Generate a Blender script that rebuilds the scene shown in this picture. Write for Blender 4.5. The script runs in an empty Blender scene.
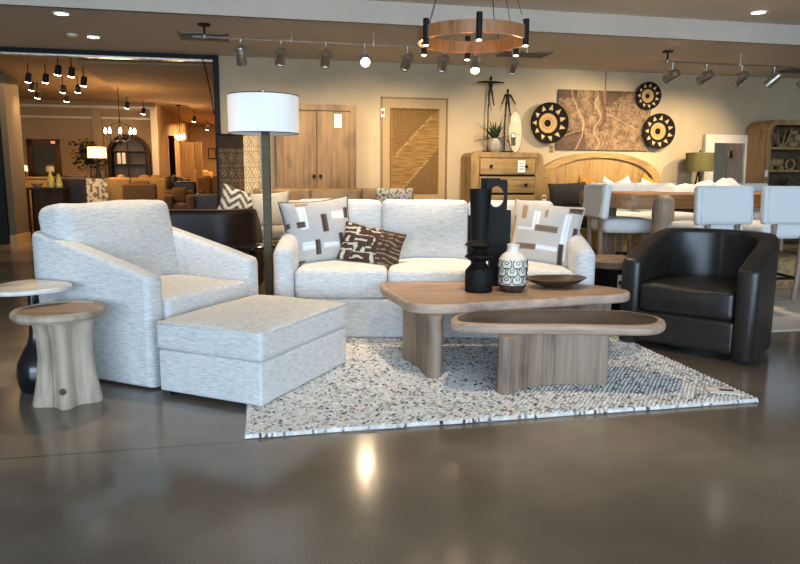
import bpy, bmesh, math, random
import numpy as np
from mathutils import Vector, Matrix, noise
random.seed(7)
SC = bpy.context.scene
COL = SC.collection
PI = math.pi
TH = math.radians(11.8)                      # the lounge group stands turned by this angle to the walls

def lg(x, y):                                # lounge group coordinates -> room coordinates
    return (x*math.cos(TH)+y*math.sin(TH), -x*math.sin(TH)+y*math.cos(TH))
def lin(h):
    h = h.lstrip('#'); r = []
    for i in (0, 2, 4):
        v = int(h[i:i+2], 16)/255
        r.append(v/12.92 if v <= .04045 else ((v+.055)/1.055)**2.4)
    return tuple(r)
def mixc(a, b, t): return tuple(a[i]*(1-t)+b[i]*t for i in range(3))
def clamp(v, a=0., b=1.): return max(a, min(b, v))
def sst(a, b, v):
    t = clamp((v-a)/(b-a)); return t*t*(3-2*t)
def nz(x, y, z=0., s=1.): return noise.noise((x*s, y*s, z*s))

# ------------------------------------------------------------------ materials
MATS = {}
def new_mat(name):
    m = bpy.data.materials.new(name); m.use_nodes = True
    MATS[name] = m
    return m, m.node_tree.nodes, m.node_tree.links, m.node_tree.nodes['Principled BSDF']
def ramp_node(N, stops):
    r = N.new('ShaderNodeValToRGB'); cr = r.color_ramp
    while len(cr.elements) < len(stops): cr.elements.new(.5)
    for e, (p, c) in zip(cr.elements, stops):
        e.position = p; e.color = (*c, 1)
    return r
def noise_node(N, L, scale, detail=4, rough=.6, coord='Object'):
    tc = N.new('ShaderNodeTexCoord'); mp = N.new('ShaderNodeMapping'); nt = N.new('ShaderNodeTexNoise')
    mp.inputs['Scale'].default_value = scale
    nt.inputs['Scale'].default_value = 1; nt.inputs['Detail'].default_value = detail; nt.inputs['Roughness'].default_value = rough
    L.new(tc.outputs[coord], mp.inputs['Vector']); L.new(mp.outputs['Vector'], nt.inputs['Vector'])
    return nt
def bump_to(N, L, src, bsdf, strength, dist=.01):
    b = N.new('ShaderNodeBump'); b.inputs['Strength'].default_value = strength; b.inputs['Distance'].default_value = dist
    L.new(src, b.inputs['Height']); L.new(b.outputs['Normal'], bsdf.inputs['Normal'])
def mat(name, c1, c2=None, rough=.5, scale=(8, 8, 8), detail=4, bump=0, metal=0, spec=.5, ramp=(.35, .65), emit=0, dist=.01):
    m, N, L, P = new_mat(name)
    c1 = lin(c1) if isinstance(c1, str) else c1
    P.inputs['Roughness'].default_value = rough; P.inputs['Metallic'].default_value = metal
    P.inputs['Specular IOR Level'].default_value = spec
    nt = noise_node(N, L, scale, detail)
    c2 = (lin(c2) if isinstance(c2, str) else c2) if c2 else mixc(c1, (0, 0, 0), .12)
    r = ramp_node(N, [(ramp[0], c2), (ramp[1], c1)])
    L.new(nt.outputs['Fac'], r.inputs['Fac']); L.new(r.outputs['Color'], P.inputs['Base Color'])
    if bump: bump_to(N, L, nt.outputs['Fac'], P, bump, dist)
    if emit:
        P.inputs['Emission Color'].default_value = (*c1, 1); P.inputs['Emission Strength'].default_value = emit
    return m
def wood(name, light, dark, axis='x', rough=.5, k=1., bump=.15):
    m, N, L, P = new_mat(name)
    s = {'x': (1.2, 22, 22), 'y': (22, 1.2, 22), 'z': (22, 22, 1.2)}[axis]
    n1 = noise_node(N, L, tuple(v*k for v in s), 6, .65)
    n2 = noise_node(N, L, tuple(v*k*(4 if v > 5 else 2.5) for v in s), 3, .5)
    n3 = noise_node(N, L, tuple((v*k*.22 if v > 5 else v*k*1.6) for v in s), 2, .5)
    a = N.new('ShaderNodeMath'); a.operation = 'MULTIPLY_ADD'; a.inputs[1].default_value = .35
    L.new(n2.outputs['Fac'], a.inputs[0]); L.new(n1.outputs['Fac'], a.inputs[2])
    b = N.new('ShaderNodeMath'); b.operation = 'MULTIPLY_ADD'; b.inputs[1].default_value = .35
    L.new(n3.outputs['Fac'], b.inputs[0]); L.new(a.outputs[0], b.inputs[2])
    r = ramp_node(N, [(.62, lin(dark)), (.80, mixc(lin(dark), lin(light), .65)), (1., lin(light))])
    n4 = noise_node(N, L, tuple((v*.28 if v > 5 else v*2.2)*k for v in s), 2, .5)
    mr = N.new('ShaderNodeMapRange'); mr.inputs['From Min'].default_value = .30; mr.inputs['From Max'].default_value = .46
    mr.inputs['To Min'].default_value = .62; mr.inputs['To Max'].default_value = 1.
    L.new(n4.outputs['Fac'], mr.inputs['Value'])
    mm = N.new('ShaderNodeMixRGB'); mm.blend_type = 'MULTIPLY'; mm.inputs['Fac'].default_value = 1
    L.new(b.outputs[0], r.inputs['Fac']); L.new(r.outputs['Color'], mm.inputs['Color1']); L.new(mr.outputs[0], mm.inputs['Color2'])
    L.new(mm.outputs['Color'], P.inputs['Base Color'])
    P.inputs['Roughness'].default_value = rough; P.inputs['Specular IOR Level'].default_value = .35
    bump_to(N, L, n1.outputs['Fac'], P, bump, .004)
    return m
def fabric(name, light, dark, k=1.):
    m, N, L, P = new_mat(name)
    n1 = noise_node(N, L, (19*k, 19*k, 330*k), 4, .66)       # slubs along the sides
    n2 = noise_node(N, L, (19*k, 330*k, 19*k), 4, .66)       # slubs along the tops
    n3 = noise_node(N, L, (300*k, 300*k, 300*k), 2, .5)
    tc = N.new('ShaderNodeTexCoord'); sp = N.new('ShaderNodeSeparateXYZ'); L.new(tc.outputs['Normal'], sp.inputs[0])
    ab = N.new('ShaderNodeMath'); ab.operation = 'ABSOLUTE'; L.new(sp.outputs['Z'], ab.inputs[0])
    mr = N.new('ShaderNodeMapRange'); mr.inputs['From Min'].default_value = .55; mr.inputs['From Max'].default_value = .8
    L.new(ab.outputs[0], mr.inputs['Value'])
    mx = N.new('ShaderNodeMix'); L.new(mr.outputs[0], mx.inputs['Factor'])
    L.new(n1.outputs['Fac'], mx.inputs[2]); L.new(n2.outputs['Fac'], mx.inputs[3])
    h = N.new('ShaderNodeMath'); h.operation = 'MULTIPLY_ADD'; h.inputs[1].default_value = .35
    L.new(n3.outputs['Fac'], h.inputs[0]); L.new(mx.outputs[0], h.inputs[2])
    r = ramp_node(N, [(.50, lin(dark)), (.66, mixc(lin(dark), lin(light), .6)), (.84, lin(light))])
    L.new(h.outputs[0], r.inputs['Fac']); L.new(r.outputs['Color'], P.inputs['Base Color'])
    P.inputs['Roughness'].default_value = .95; P.inputs['Specular IOR Level'].default_value = .1
    P.inputs['Sheen Weight'].default_value = .1
    bump_to(N, L, h.outputs[0], P, .3, .004)
    return m
def vcol(name, rough=.85, bump=.0, bscale=(120, 120, 120), spec=.2):
    m, N, L, P = new_mat(name)
    at = N.new('ShaderNodeVertexColor'); at.layer_name = 'Col'
    L.new(at.outputs['Color'], P.inputs['Base Color'])
    P.inputs['Roughness'].default_value = rough; P.inputs['Specular IOR Level'].default_value = spec
    if bump:
        n = noise_node(N, L, bscale, 3, .6); bump_to(N, L, n.outputs['Fac'], P, bump, .006)
    return m
def glow(name, c, s):
    m, N, L, P = new_mat(name)
    P.inputs['Base Color'].default_value = (*c, 1); P.inputs['Emission Color'].default_value = (*c, 1)
    P.inputs['Emission Strength'].default_value = s
    return m

fabric('suite_fabric', 'e4e2df', 'a6aaac')
fabric('stool_fabric', 'e6e8e8', 'd0d3d4', 1.4)
fabric('cream_fabric', 'dcd3c6', 'b8ab9a')
fabric('grey_fabric', '6a6a6e', '46464a')
fabric('tan_fabric', 'b08a55', '8a6739')
fabric('brown_fabric', '7a5a38', '553c22')
mat('leather_black', '2a2623', '1e1b19', .36, (14, 14, 14), 4, .06, spec=.5)
mat('leather_brown', '2b1b15', '1a100c', .42, (6, 6, 6), 4, .05, spec=.3)
mat('leather_tan', '94764a', '765a36', .5, (6, 6, 6), 4, .05)
wood('oak_top', 'a98a70', '896b55', 'x', .45)
wood('oak_edge', 'b9a290', '917865', 'x', .5)
wood('oak_leg', '9a8673', '6d5c4d', 'z', .55)
wood('dark_inset', '52443b', '2d2520', 'x', .4)
wood('stump_wood', 'b5a592', '877766', 'z', .55)
wood('pale_oak', 'a68550', '785a2f', 'z', .5)
wood('pale_oak_h', 'ac8a54', '7d6033', 'x', .5)
wood('wardrobe_oak', '836642', '47311b', 'z', .55, .8)
wood('stool_wood', 'a08c78', '6b5846', 'z', .5)
wood('table_oak', 'a98057', '795434', 'x', .45)
wood('post_oak', 'aa9885', '77644f', 'z', .55)
wood('bookcase_oak', 'b08a5a', '7d5a34', 'z', .5)
wood('walnut', '5d4026', '37230f', 'x', .4)
wood('ring_wood', 'a8744a', '80502e', 'z', .45, 1.5)
wood('bowl_wood', '503d2c', '261b12', 'x', .35)
mat('black_matte', '131212', '0d0d0d', .6, (30, 30, 30), 3, .05, spec=.2)
mat('black_gloss', '15161a', '101013', .18, (5, 5, 5))
mat('black_steel', '120f0d', '0b0908', .5, (4, 4, 4), spec=.15)
mat('brass_olive', '473b20', '382e18', .5, (3, 3, 40), metal=.2)
mat('nickel', 'b5aa9a', '94897a', .25, (20, 20, 20), metal=1)
mat('bronze', 'c4bbae', 'a1978a', .34, (20, 20, 20), metal=.85)
mat('shade_white', 'fbfbfb', 'f6f7f7', .9, (60, 60, 200), 2, .05)
mat('shade_cream', 'e8d6ae', 'd8c396', .9, (60, 60, 60), 2)
mat('shade_olive', '6b6338', '575029', .9, (60, 60, 60), 2, .05)
mat('marble', 'd6d2cd', 'a9a39d', .2, (5, 9, 7), 7, ramp=(.3, .55))
mat('wall_paint', 'b5a283', 'ae9b7c', .9, (2, 2, 2), 3)
mat('wall_far_paint', 'ad8d63', 'a58459', .9, (2, 2, 2), 3)
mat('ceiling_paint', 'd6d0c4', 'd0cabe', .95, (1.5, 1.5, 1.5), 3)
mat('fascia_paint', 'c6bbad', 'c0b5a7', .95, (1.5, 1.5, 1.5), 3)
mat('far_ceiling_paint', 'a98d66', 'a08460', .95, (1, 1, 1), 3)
mat('column_paint', '5f5443', '584d3c', .9, (2, 2, 2))
mat('trim_paint', 'd8c7a8', 'd0be9e', .7, (2, 2, 2))
mat('plate_plastic', 'd8cbb2', 'cfc2a9', .5)
mat('card_white', 'eeeae2', 'e4e0d8', .7)
mat('card_red', '93231f', '7c1a18', .7)
mat('card_ink', '57524d', '3d3935', .8)
mat('white_frame', 'ddd5c2', 'cfc6b1', .55, (10, 10, 2))
mat('ceramic_white', 'e3ded3', 'd6d0c3', .45, (20, 20, 20), 3, .08)
mat('ceramic_grey', 'b3a795', '94886f', .6, (12, 12, 12), 4, .1)
mat('ceramic_dark', '41352d', '2b221c', .55, (25, 25, 25), 4, .1)
mat('iron_dark', '1c1713', '120e0b', .6, (40, 40, 40), 4, .1, spec=.2)
mat('leaf_green', '47532c', '2a3519', .5, (20, 20, 6))
mat('leaf_dark', '2c3318', '171c0c', .6, (20, 20, 6))
mat('mustard', 'b8842f', '9a6a20', .9, (60, 60, 60), 3, .1)
mat('white_linen', 'e2e0dc', 'cfccc6', .9, (30, 30, 30), 4, .15)
mat('throw_cloth', 'c6c8cb', 'b4b7bb', .9, (30, 30, 30), 4, .15)
mat('charcoal_linen', '37322f', '262220', .9, (30, 30, 30), 4, .15)
mat('mat_board', 'a98f68', '9f855f', .9, (60, 60, 60), 3, .1)
mat('art_frame', '82602f', '6b4d28', .5, (4, 4, 30))
mat('drape', 'c9ad80', 'a98a5c', .9, (20, 20, 2), 4)
mat('vent_metal', '8b7c69', '77695a', .6)
mat('deco_tan', 'b08f62', '7e6240', .7, (25, 25, 25), 4, .1)
mat('deco_dark', '6a553d', '41311f', .7, (25, 25, 25), 4, .1)
mat('glass_bottle', 'a9a05c', '8e8544', .15, (8, 8, 8))
mat('arch_dark', '33241a', '241810', .6, (8, 8, 2), spec=.12)
mat('arch_back', '7b664a', '66523a', .6, (8, 8, 2))
mat('pink_tag', 'c98f86', 'b87c72', .7)
vcol('pattern_cloth', .95, .3, (260, 260, 260), .1)
vcol('woven', .9, .35, (150, 150, 150), .1)
vcol('art_paint', .75, .3, (60, 60, 60), .2)
vcol('rug_wool', 1., .3, (300, 300, 300), .02)
glow('lens_on', (1., .86, .62), 8)
glow('lens_dim', (1., .80, .55), 5)
glow('led', (1., .86, .66), 5)
glow('can_glow', (1., .95, .86), 6)
glow('bulb_warm', (1., .80, .50), 20)
glow('shade_lit', (1., .74, .40), .75)
def mirror_mat():
    m, N, L, P = new_mat('mirror_dimmed')
    P.inputs['Base Color'].default_value = (.30, .25, .19, 1); P.inputs['Metallic'].default_value = 1; P.inputs['Roughness'].default_value = .12  # glass colour darkened so the daylight it reflects looks dimmer
    m, N, L, P = new_mat('mirror_glass')
    P.inputs['Base Color'].default_value = (.75, .75, .74, 1); P.inputs['Metallic'].default_value = 1; P.inputs['Roughness'].default_value = .03
mirror_mat()
def floor_mat():
    m, N, L, P = new_mat('polished_concrete')
    n1 = noise_node(N, L, (.9, .9, .9), 3, .5)
    n2 = noise_node(N, L, (230, 230, 230), 2, .8)
    a = N.new('ShaderNodeMath'); a.operation = 'MULTIPLY_ADD'; a.inputs[1].default_value = .75
    L.new(n2.outputs['Fac'], a.inputs[0]); L.new(n1.outputs['Fac'], a.inputs[2])
    r = ramp_node(N, [(.55, lin('4e463d')), (.88, lin('756a5d')), (1.15, lin('978b7b'))])
    L.new(a.outputs[0], r.inputs['Fac'])
    tc = N.new('ShaderNodeTexCoord'); sp = N.new('ShaderNodeSeparateXYZ'); L.new(tc.outputs['Object'], sp.inputs[0])
    s = N.new('ShaderNodeMath'); s.operation = 'SUBTRACT'; s.inputs[1].default_value = 2.806; L.new(sp.outputs['Y'], s.inputs[0])
    ab = N.new('ShaderNodeMath'); ab.operation = 'ABSOLUTE'; L.new(s.outputs[0], ab.inputs[0])
    lt = N.new('ShaderNodeMath'); lt.operation = 'LESS_THAN'; lt.inputs[1].default_value = .0035; L.new(ab.outputs[0], lt.inputs[0])
    mx = N.new('ShaderNodeMixRGB'); mx.inputs['Color2'].default_value = (*lin('38312b'), 1)
    L.new(lt.outputs[0], mx.inputs['Fac']); L.new(r.outputs['Color'], mx.inputs['Color1']); L.new(mx.outputs['Color'], P.inputs['Base Color'])
    rr = N.new('ShaderNodeMapRange'); rr.inputs['To Min'].default_value = .10; rr.inputs['To Max'].default_value = .22
    L.new(n1.outputs['Fac'], rr.inputs['Value']); L.new(rr.outputs[0], P.inputs['Roughness'])
    P.inputs['Specular IOR Level'].default_value = .55
    bump_to(N, L, n2.outputs['Fac'], P, .012, .002)
floor_mat()

# ------------------------------------------------------------------ mesh collector
def catmull(pts, n=6, closed=True):
    out = []; m = len(pts)
    rng = range(m if closed else m-1)
    for i in rng:
        g = (lambda k: Vector(pts[k % m])) if closed else (lambda k: Vector(pts[max(0, min(m-1, k))]))
        p0, p1, p2, p3 = g(i-1), g(i), g(i+1), g(i+2)
        for j in range(n):
            t = j/n
            out.append(.5*((2*p1)+(p2-p0)*t+(2*p0-5*p1+4*p2-p3)*t*t+(3*p1-p0-3*p2+p3)*t**3))
    if not closed: out.append(Vector(pts[-1]))
    return out

class B:
    def __init__(s): s.v = []; s.f = []; s.c = None
    def add(s, vs, fs, M=None):
        o = len(s.v)
        s.v += [tuple(M @ Vector(p)) if M else tuple(p) for p in vs]
        s.f += [tuple(i+o for i in f) for f in fs]
        return s
    def grid(s, rows, closeu=False, closev=False, M=None, capv=False):
        nr = len(rows); nc = len(rows[0]); vs = [p for r in rows for p in r]; fs = []
        for i in range(nr if closeu else nr-1):
            for j in range(nc if closev else nc-1):
                a = i*nc+j; b = i*nc+(j+1) % nc; c = ((i+1) % nr)*nc+(j+1) % nc; d = ((i+1) % nr)*nc+j
                fs.append((a, b, c, d))
        if capv:
            fs.append(tuple(range(nc))[::-1]); fs.append(tuple(range((nr-1)*nc, nr*nc)))
        return s.add(vs, fs, M)
    def box(s, cx, cy, cz, sx, sy, sz, rz=0, M=None):
        x, y, z = sx/2, sy/2, sz/2
        vs = [(-x, -y, -z), (x, -y, -z), (x, y, -z), (-x, y, -z), (-x, -y, z), (x, -y, z), (x, y, z), (-x, y, z)]
        T = Matrix.Translation((cx, cy, cz)) @ Matrix.Rotation(rz, 4, 'Z')
        if M: T = M @ T
        return s.add(vs, [(3, 2, 1, 0), (4, 5, 6, 7), (0, 1, 5, 4), (1, 2, 6, 5), (2, 3, 7, 6), (3, 0, 4, 7)], T)
    def span(s, x0, x1, y0, y1, z0, z1, M=None):
        return s.box((x0+x1)/2, (y0+y1)/2, (z0+z1)/2, abs(x1-x0), abs(y1-y0), abs(z1-z0), M=M)
    def rbox(s, cx, cy, cz, sx, sy, sz, r=.04, puff=(0, 0, 0), n=8, k=4, M=None, wob=0, seed=0):
        h = (sx/2, sy/2, sz/2); r = min(r, *[q*.98 for q in h])
        def axis(a):
            arc = [a-r+r*math.sin(PI/2*i/k) for i in range(k+1)]
            mid = [(-(a-r)+2*(a-r)*i/n) for i in range(1, n)]
            return [-q for q in arc[::-1]]+mid+arc
        A = [axis(q) for q in h]; idx = {}; vs = []; fs = []
        def vert(p):
            key = tuple(round(q, 5) for q in p)
            if key in idx: return idx[key]
            inner = [clamp(p[i], -(h[i]-r), h[i]-r) for i in range(3)]
            d = Vector([p[i]-inner[i] for i in range(3)])
            if d.length > 1e-9: d = d.normalized()*r
            q = [inner[i]+d[i] for i in range(3)]
            u = [q[i]/h[i] for i in range(3)]
            for i in range(3):
                j, l = (i+1) % 3, (i+2) % 3
                q[i] += puff[i]*(u[i])*(1-u[j]**2)*(1-u[l]**2)
            if wob:
                w = wob*noise.noise((q[0]*5+seed, q[1]*5, q[2]*5)); q[2] += w; q[1] += w*.6
            idx[key] = len(vs); vs.append((q[0]+cx, q[1]+cy, q[2]+cz)); return idx[key]
        for ax in range(3):
            j, l = (ax+1) % 3, (ax+2) % 3
            for sg in (-1, 1):
                for a in range(len(A[j])-1):
                    for b in range(len(A[l])-1):
                        q = []
                        for (aa, bb) in ((a, b), (a+1, b), (a+1, b+1), (a, b+1)):
                            p = [0, 0, 0]; p[ax] = sg*h[ax]; p[j] = A[j][aa]; p[l] = A[l][bb]; q.append(vert(p))
                        if sg < 0: q = q[::-1]
                        if len(set(q)) > 2: fs.append(tuple(dict.fromkeys(q)))
        return s.add(vs, fs, M)
    def tube(s, pts, r, seg=10, M=None, closed=False):
        pts = [Vector(p) for p in pts]; n = len(pts); rr = r if isinstance(r, (list, tuple)) else [r]*n
        rows = []; up = None
        for i, p in enumerate(pts):
            if closed: t = pts[(i+1) % n]-pts[i-1]
            else: t = pts[min(n-1, i+1)]-pts[max(0, i-1)]
            t.normalize()
            if up is None:
                up = Vector((0, 0, 1)) if abs(t.z) < .9 else Vector((1, 0, 0))
            a = t.cross(up); a.normalize(); b = t.cross(a); up = -b if False else up
            rows.append([p+(a*math.cos(2*PI*k/seg)+b*math.sin(2*PI*k/seg))*rr[i] for k in range(seg)])
        return s.grid(rows, closeu=closed, closev=True, M=M, capv=not closed)
    def lathe(s, prof, seg=32, cx=0, cy=0, cz=0, sx=1, sy=1, fn=None, M=None):
        rows = []
        for (r, z) in prof:
            row = []
            for k in range(seg):
                a = 2*PI*k/seg; q = r*(fn(a, z) if fn else 1)
                row.append((cx+q*math.cos(a)*sx, cy+q*math.sin(a)*sy, cz+z))
            rows.append(row)
        return s.grid(rows, closev=True, M=M, capv=True)
    def slab(s, pts, z0, z1, r=.01, M=None, steps=4):
        n = len(pts); P2 = [Vector((p[0], p[1])) for p in pts]
        area = sum(P2[i].x*P2[(i+1) % n].y-P2[(i+1) % n].x*P2[i].y for i in range(n))
        if area < 0: P2 = P2[::-1]
        nor = []
        for i in range(n):
            t = P2[(i+1) % n]-P2[i-1]
            t.normalize(); nor.append(Vector((t.y, -t.x)))
        prof = []
        for i in range(steps+1):
            a = PI/2*i/steps; prof.append((-r+r*math.sin(a), z0+r-r*math.cos(a)))
        for i in range(steps+1):
            a = PI/2*i/steps; prof.append((-r+r*math.cos(a), z1-r+r*math.sin(a)))
        rows = [[(P2[i].x+nor[i].x*o, P2[i].y+nor[i].y*o, z) for i in range(n)] for o, z in prof]
        return s.grid(rows, closev=True, capv=True, M=M)
    def shell(s, path, hf, z0, t, tf=None, rr=None, cap=True, lean=0, capr=.035):
        # a wall of thickness t along a plan path; hf gives the top height at a station
        P2 = [Vector(p) for p in path]; n = len(P2); st = []
        L = [0]
        for i in range(1, n): L.append(L[-1]+(P2[i]-P2[i-1]).length)
        for i in range(n):
            tg = (P2[min(n-1, i+1)]-P2[max(0, i-1)]).normalized(); st.append((P2[i], tg, hf(L[i]/L[-1]), 1.))
        if cap:
            pre = []; post = []; cr = capr
            for a in (90, 60, 30, 0):
                q = math.radians(a); k = 1-(cr*(1-math.cos(q)))/(t/2)
                pre.append((P2[0]-st[0][1]*cr*math.sin(q), st[0][1], st[0][2]-cr*(1-math.cos(q)), k))
            for a in (0, 30, 60, 90):
                q = math.radians(a); k = 1-(cr*(1-math.cos(q)))/(t/2)
                post.append((P2[-1]+st[-1][1]*cr*math.sin(q), st[-1][1], st[-1][2]-cr*(1-math.cos(q)), k))
            st = pre+st+post
        r = rr if rr else t*.42; rows = []
        for p, tg, h, k in st:
            nrm = Vector((tg.y, -tg.x)); w = t/2*k; q = min(r, w*.95); row = []
            sec = [(w-.012, z0), (w, z0+.012)]
            for i in range(6):
                a = PI/2*i/5; sec.append((w-q+q*math.cos(a), h-q+q*math.sin(a)))
            for i in range(6):
                a = PI/2*i/5; sec.append((-w+q-q*math.sin(a), h-q+q*math.cos(a)))
            sec += [(-w, z0+.012), (-w+.012, z0)]
            for o, z in sec: 
                l = lean*(z-z0)
                row.append((p.x+nrm.x*(o+l), p.y+nrm.y*(o+l), z))
            rows.append(row)
        return s.grid(rows, closev=True, capv=True)

def mesh_of(name, b, m, cols=None, sharp=42, smooth=True):
    me = bpy.data.meshes.new(name); me.from_pydata(b.v, [], b.f)
    bm = bmesh.new(); bm.from_mesh(me)
    bmesh.ops.recalc_face_normals(bm, faces=bm.faces)
    lim = math.radians(sharp)
    for f in bm.faces: f.smooth = smooth
    for e in bm.edges:
        if len(e.link_faces) == 2 and e.calc_face_angle(0) > lim: e.smooth = False
    bm.to_mesh(me); bm.free()
    me.materials.append(MATS[m])
    cols = cols or b.c
    if cols:
        at = me.color_attributes.new('Col', 'FLOAT_COLOR', 'POINT')
        flat = np.ones((len(cols), 4), dtype=np.float32); flat[:, :3] = np.array(cols, dtype=np.float32)
        at.data.foreach_set('color', flat.ravel())
    return me
def part(name, b, m, parent=None, loc=(0, 0, 0), rot=(0, 0, 0), label=None, **k):
    o = bpy.data.objects.new(name, mesh_of(name, b, m, **k)); COL.objects.link(o)
    o.parent = parent; o.location = loc; o.rotation_euler = rot
    if label: o['label'] = label
    return o
def tag(o, label, cat, group=None, kind=None):
    o['label'] = label; o['category'] = cat
    if group: o['group'] = group
    if kind: o['kind'] = kind
    return o
def thing(name, label, cat, loc=(0, 0, 0), rz=0, group=None, rx=0, ry=0):
    o = bpy.data.objects.new(name, None); COL.objects.link(o)
    o.empty_display_size = .1
    o.location = loc; o.rotation_euler = (rx, ry, rz)
    return tag(o, label, cat, group)
def solo(name, b, m, label, cat, loc=(0, 0, 0), rz=0, group=None, rx=0, ry=0, **k):
    return tag(part(name, b, m, None, loc, (rx, ry, rz), **k), label, cat, group)
def struct(name, b, m, loc=(0, 0, 0), parent=None, **k):
    o = part(name, b, m, parent, loc, **k)
    if parent is None: o['kind'] = 'structure'
    return o
def dup(root, loc=None, rz=None, label=None):
    r = root.copy(); COL.objects.link(r)
    if loc: r.location = loc
    if rz is not None: r.rotation_euler.z = rz
    if label: r['label'] = label
    for ch in list(root.children):
        c = ch.copy(); COL.objects.link(c); c.parent = r
        for g in list(ch.children):
            d = g.copy(); COL.objects.link(d); d.parent = c
    return r
def lamp(name, kind, loc, energy, color, parent=None, aim=None, size=.05, spot=60, blend=.8, sy=None):
    l = bpy.data.lights.new(name, kind); l.energy = energy; l.color = color
    o = bpy.data.objects.new(name, l); COL.objects.link(o); o.location = loc
    if kind == 'AREA':
        l.shape = 'RECTANGLE'; l.size = size; l.size_y = sy or size
    elif kind == 'SPOT':
        l.spot_size = math.radians(spot); l.spot_blend = blend; l.shadow_soft_size = size
    else: l.shadow_soft_size = size
    if aim is not None:
        o.rotation_euler = (Vector(aim)-Vector(loc)).to_track_quat('-Z', 'Y').to_euler()
    if parent: o.parent = parent
    return o

def upath(w, d, r, n=8, taper=0.):
    # plan path: front left -> round the back -> front right, front towards -y
    x = w/2; y0 = -d/2; y1 = d/2; p = []
    for i in range(7): p.append((-x-taper*(1-i/6)*0, y0+(y1-r-y0)*i/6))
    for i in range(1, n+1):
        a = PI-PI/2*i/n; p.append((-x+r+r*math.cos(a), y1-r+r*math.sin(a)))
    for i in range(1, 7): p.append((-x+r+(2*x-2*r)*i/6, y1))
    for i in range(1, n+1):
        a = PI/2-PI/2*i/n; p.append((x-r+r*math.cos(a), y1-r+r*math.sin(a)))
    for i in range(1, 7): p.append((x, y1-r+(y0-y1+r)*i/6))
    return p
def uheight(path, front, back, y0, y1, power=1.):
    P2 = [Vector(p) for p in path]; L = [0]
    for i in range(1, len(P2)): L.append(L[-1]+(P2[i]-P2[i-1]).length)
    def hf(s):
        d = s*L[-1]; i = 0
        while i < len(L)-2 and L[i+1] < d: i += 1
        t = clamp((d-L[i])/max(1e-6, L[i+1]-L[i])); y = P2[i].y*(1-t)+P2[i+1].y*t
        k = clamp((y-y0)/(y1-y0)); return front+(back-front)*k**power
    return hf

# ------------------------------------------------------------------ room shell
CZ, UZ, WY = 2.66, 2.88, 9.7
struct('floor', B().span(-9, 12, -3.5, 26, -.1, 0), 'polished_concrete')
struct('ceiling', B().span(-9, 12, 7.3, 9.78, CZ, CZ+.1), 'ceiling_paint')
struct('ceiling_upper', B().span(-9, 12, -3.5, 7.3, UZ, UZ+.1), 'ceiling_paint')
struct('trim_1', B().span(-9, 12, 7.27, 7.33, CZ, UZ), 'fascia_paint')
struct('wall_back', B().span(-.46, 12, WY, WY+.16, 0, CZ), 'wall_paint')
struct('wall_right', B().span(11.8, 12, -3.5, WY, 0, UZ), 'wall_paint')
struct('wall_left', B().span(-9, -8.8, -3.5, 26, 0, UZ), 'wall_paint')
struct('baseboard_back', B().span(-.4, 11.8, WY-.02, WY, 0, .12), 'trim_paint')
fr = struct('door_1', B().span(-8.8, -.46, WY-.03, WY+.2, CZ-.055, CZ), 'black_steel')
part('jamb', B().span(-.535, -.46, WY-.03, WY+.2, 0, CZ-.055), 'black_steel', fr)
part('track_rail', B().span(-8.8, -.535, WY+.02, WY+.14, CZ-.075, CZ-.055), 'bronze', fr)
# room beyond the opening
solo('hanging_cord', B().tube([(-.665, 9.62, 2.605), (-.62, 9.62, 2.45), (-.565, 9.63, 2.12), (-.54, 9.645, 1.9)], .008, 8), 'black_steel', 'thin black cord hanging from the black door head to its right jamb', 'cord')
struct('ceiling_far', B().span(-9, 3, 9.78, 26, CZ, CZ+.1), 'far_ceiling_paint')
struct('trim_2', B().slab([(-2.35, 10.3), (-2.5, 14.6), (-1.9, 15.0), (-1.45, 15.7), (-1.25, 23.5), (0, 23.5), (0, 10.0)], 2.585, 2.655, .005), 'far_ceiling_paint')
struct('wall_far', B().span(-8.8, -2.15, 16.4, 16.6, 0, CZ), 'wall_far_paint')
struct('wall_far_side', B().span(-2.3, -2.15, 16.6, 25, 0, CZ), 'wall_far_paint')
struct('wall_far_end', B().span(-2.3, .4, 24.2, 24.4, 0, CZ), 'wall_far_paint')
struct('wall_far_right', B().span(.2, .4, WY+.16, 24.2, 0, CZ), 'wall_far_paint')
struct('trim_3', B().span(-8.8, -2.15, 16.3, 16.4, 2.27, 2.32), 'trim_paint')
struct('trim_4', B().span(-8.8, -2.15, 16.3, 16.4, 2.5, 2.56), 'trim_paint')
struct('trim_5', B().span(-3.5, -3.3, 16.28, 16.4, 0, 2.5), 'wall_far_paint')
struct('trim_6', B().span(-2.28, -2.15, 16.26, 16.4, 0, 2.5), 'trim_paint')
pl = struct('column_left', B().span(-4.75, -3.72, 11.65, 12.3, 0, 2.6), 'column_paint')
part('baseboard', B().span(-3.81, -3.705, 11.635, 12.31, 0, .14), 'wall_far_paint', pl)
part('steel_edge', B().span(-4.35, -3.81, 11.58, 11.65, 0, 2.6), 'black_steel', pl)

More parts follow.
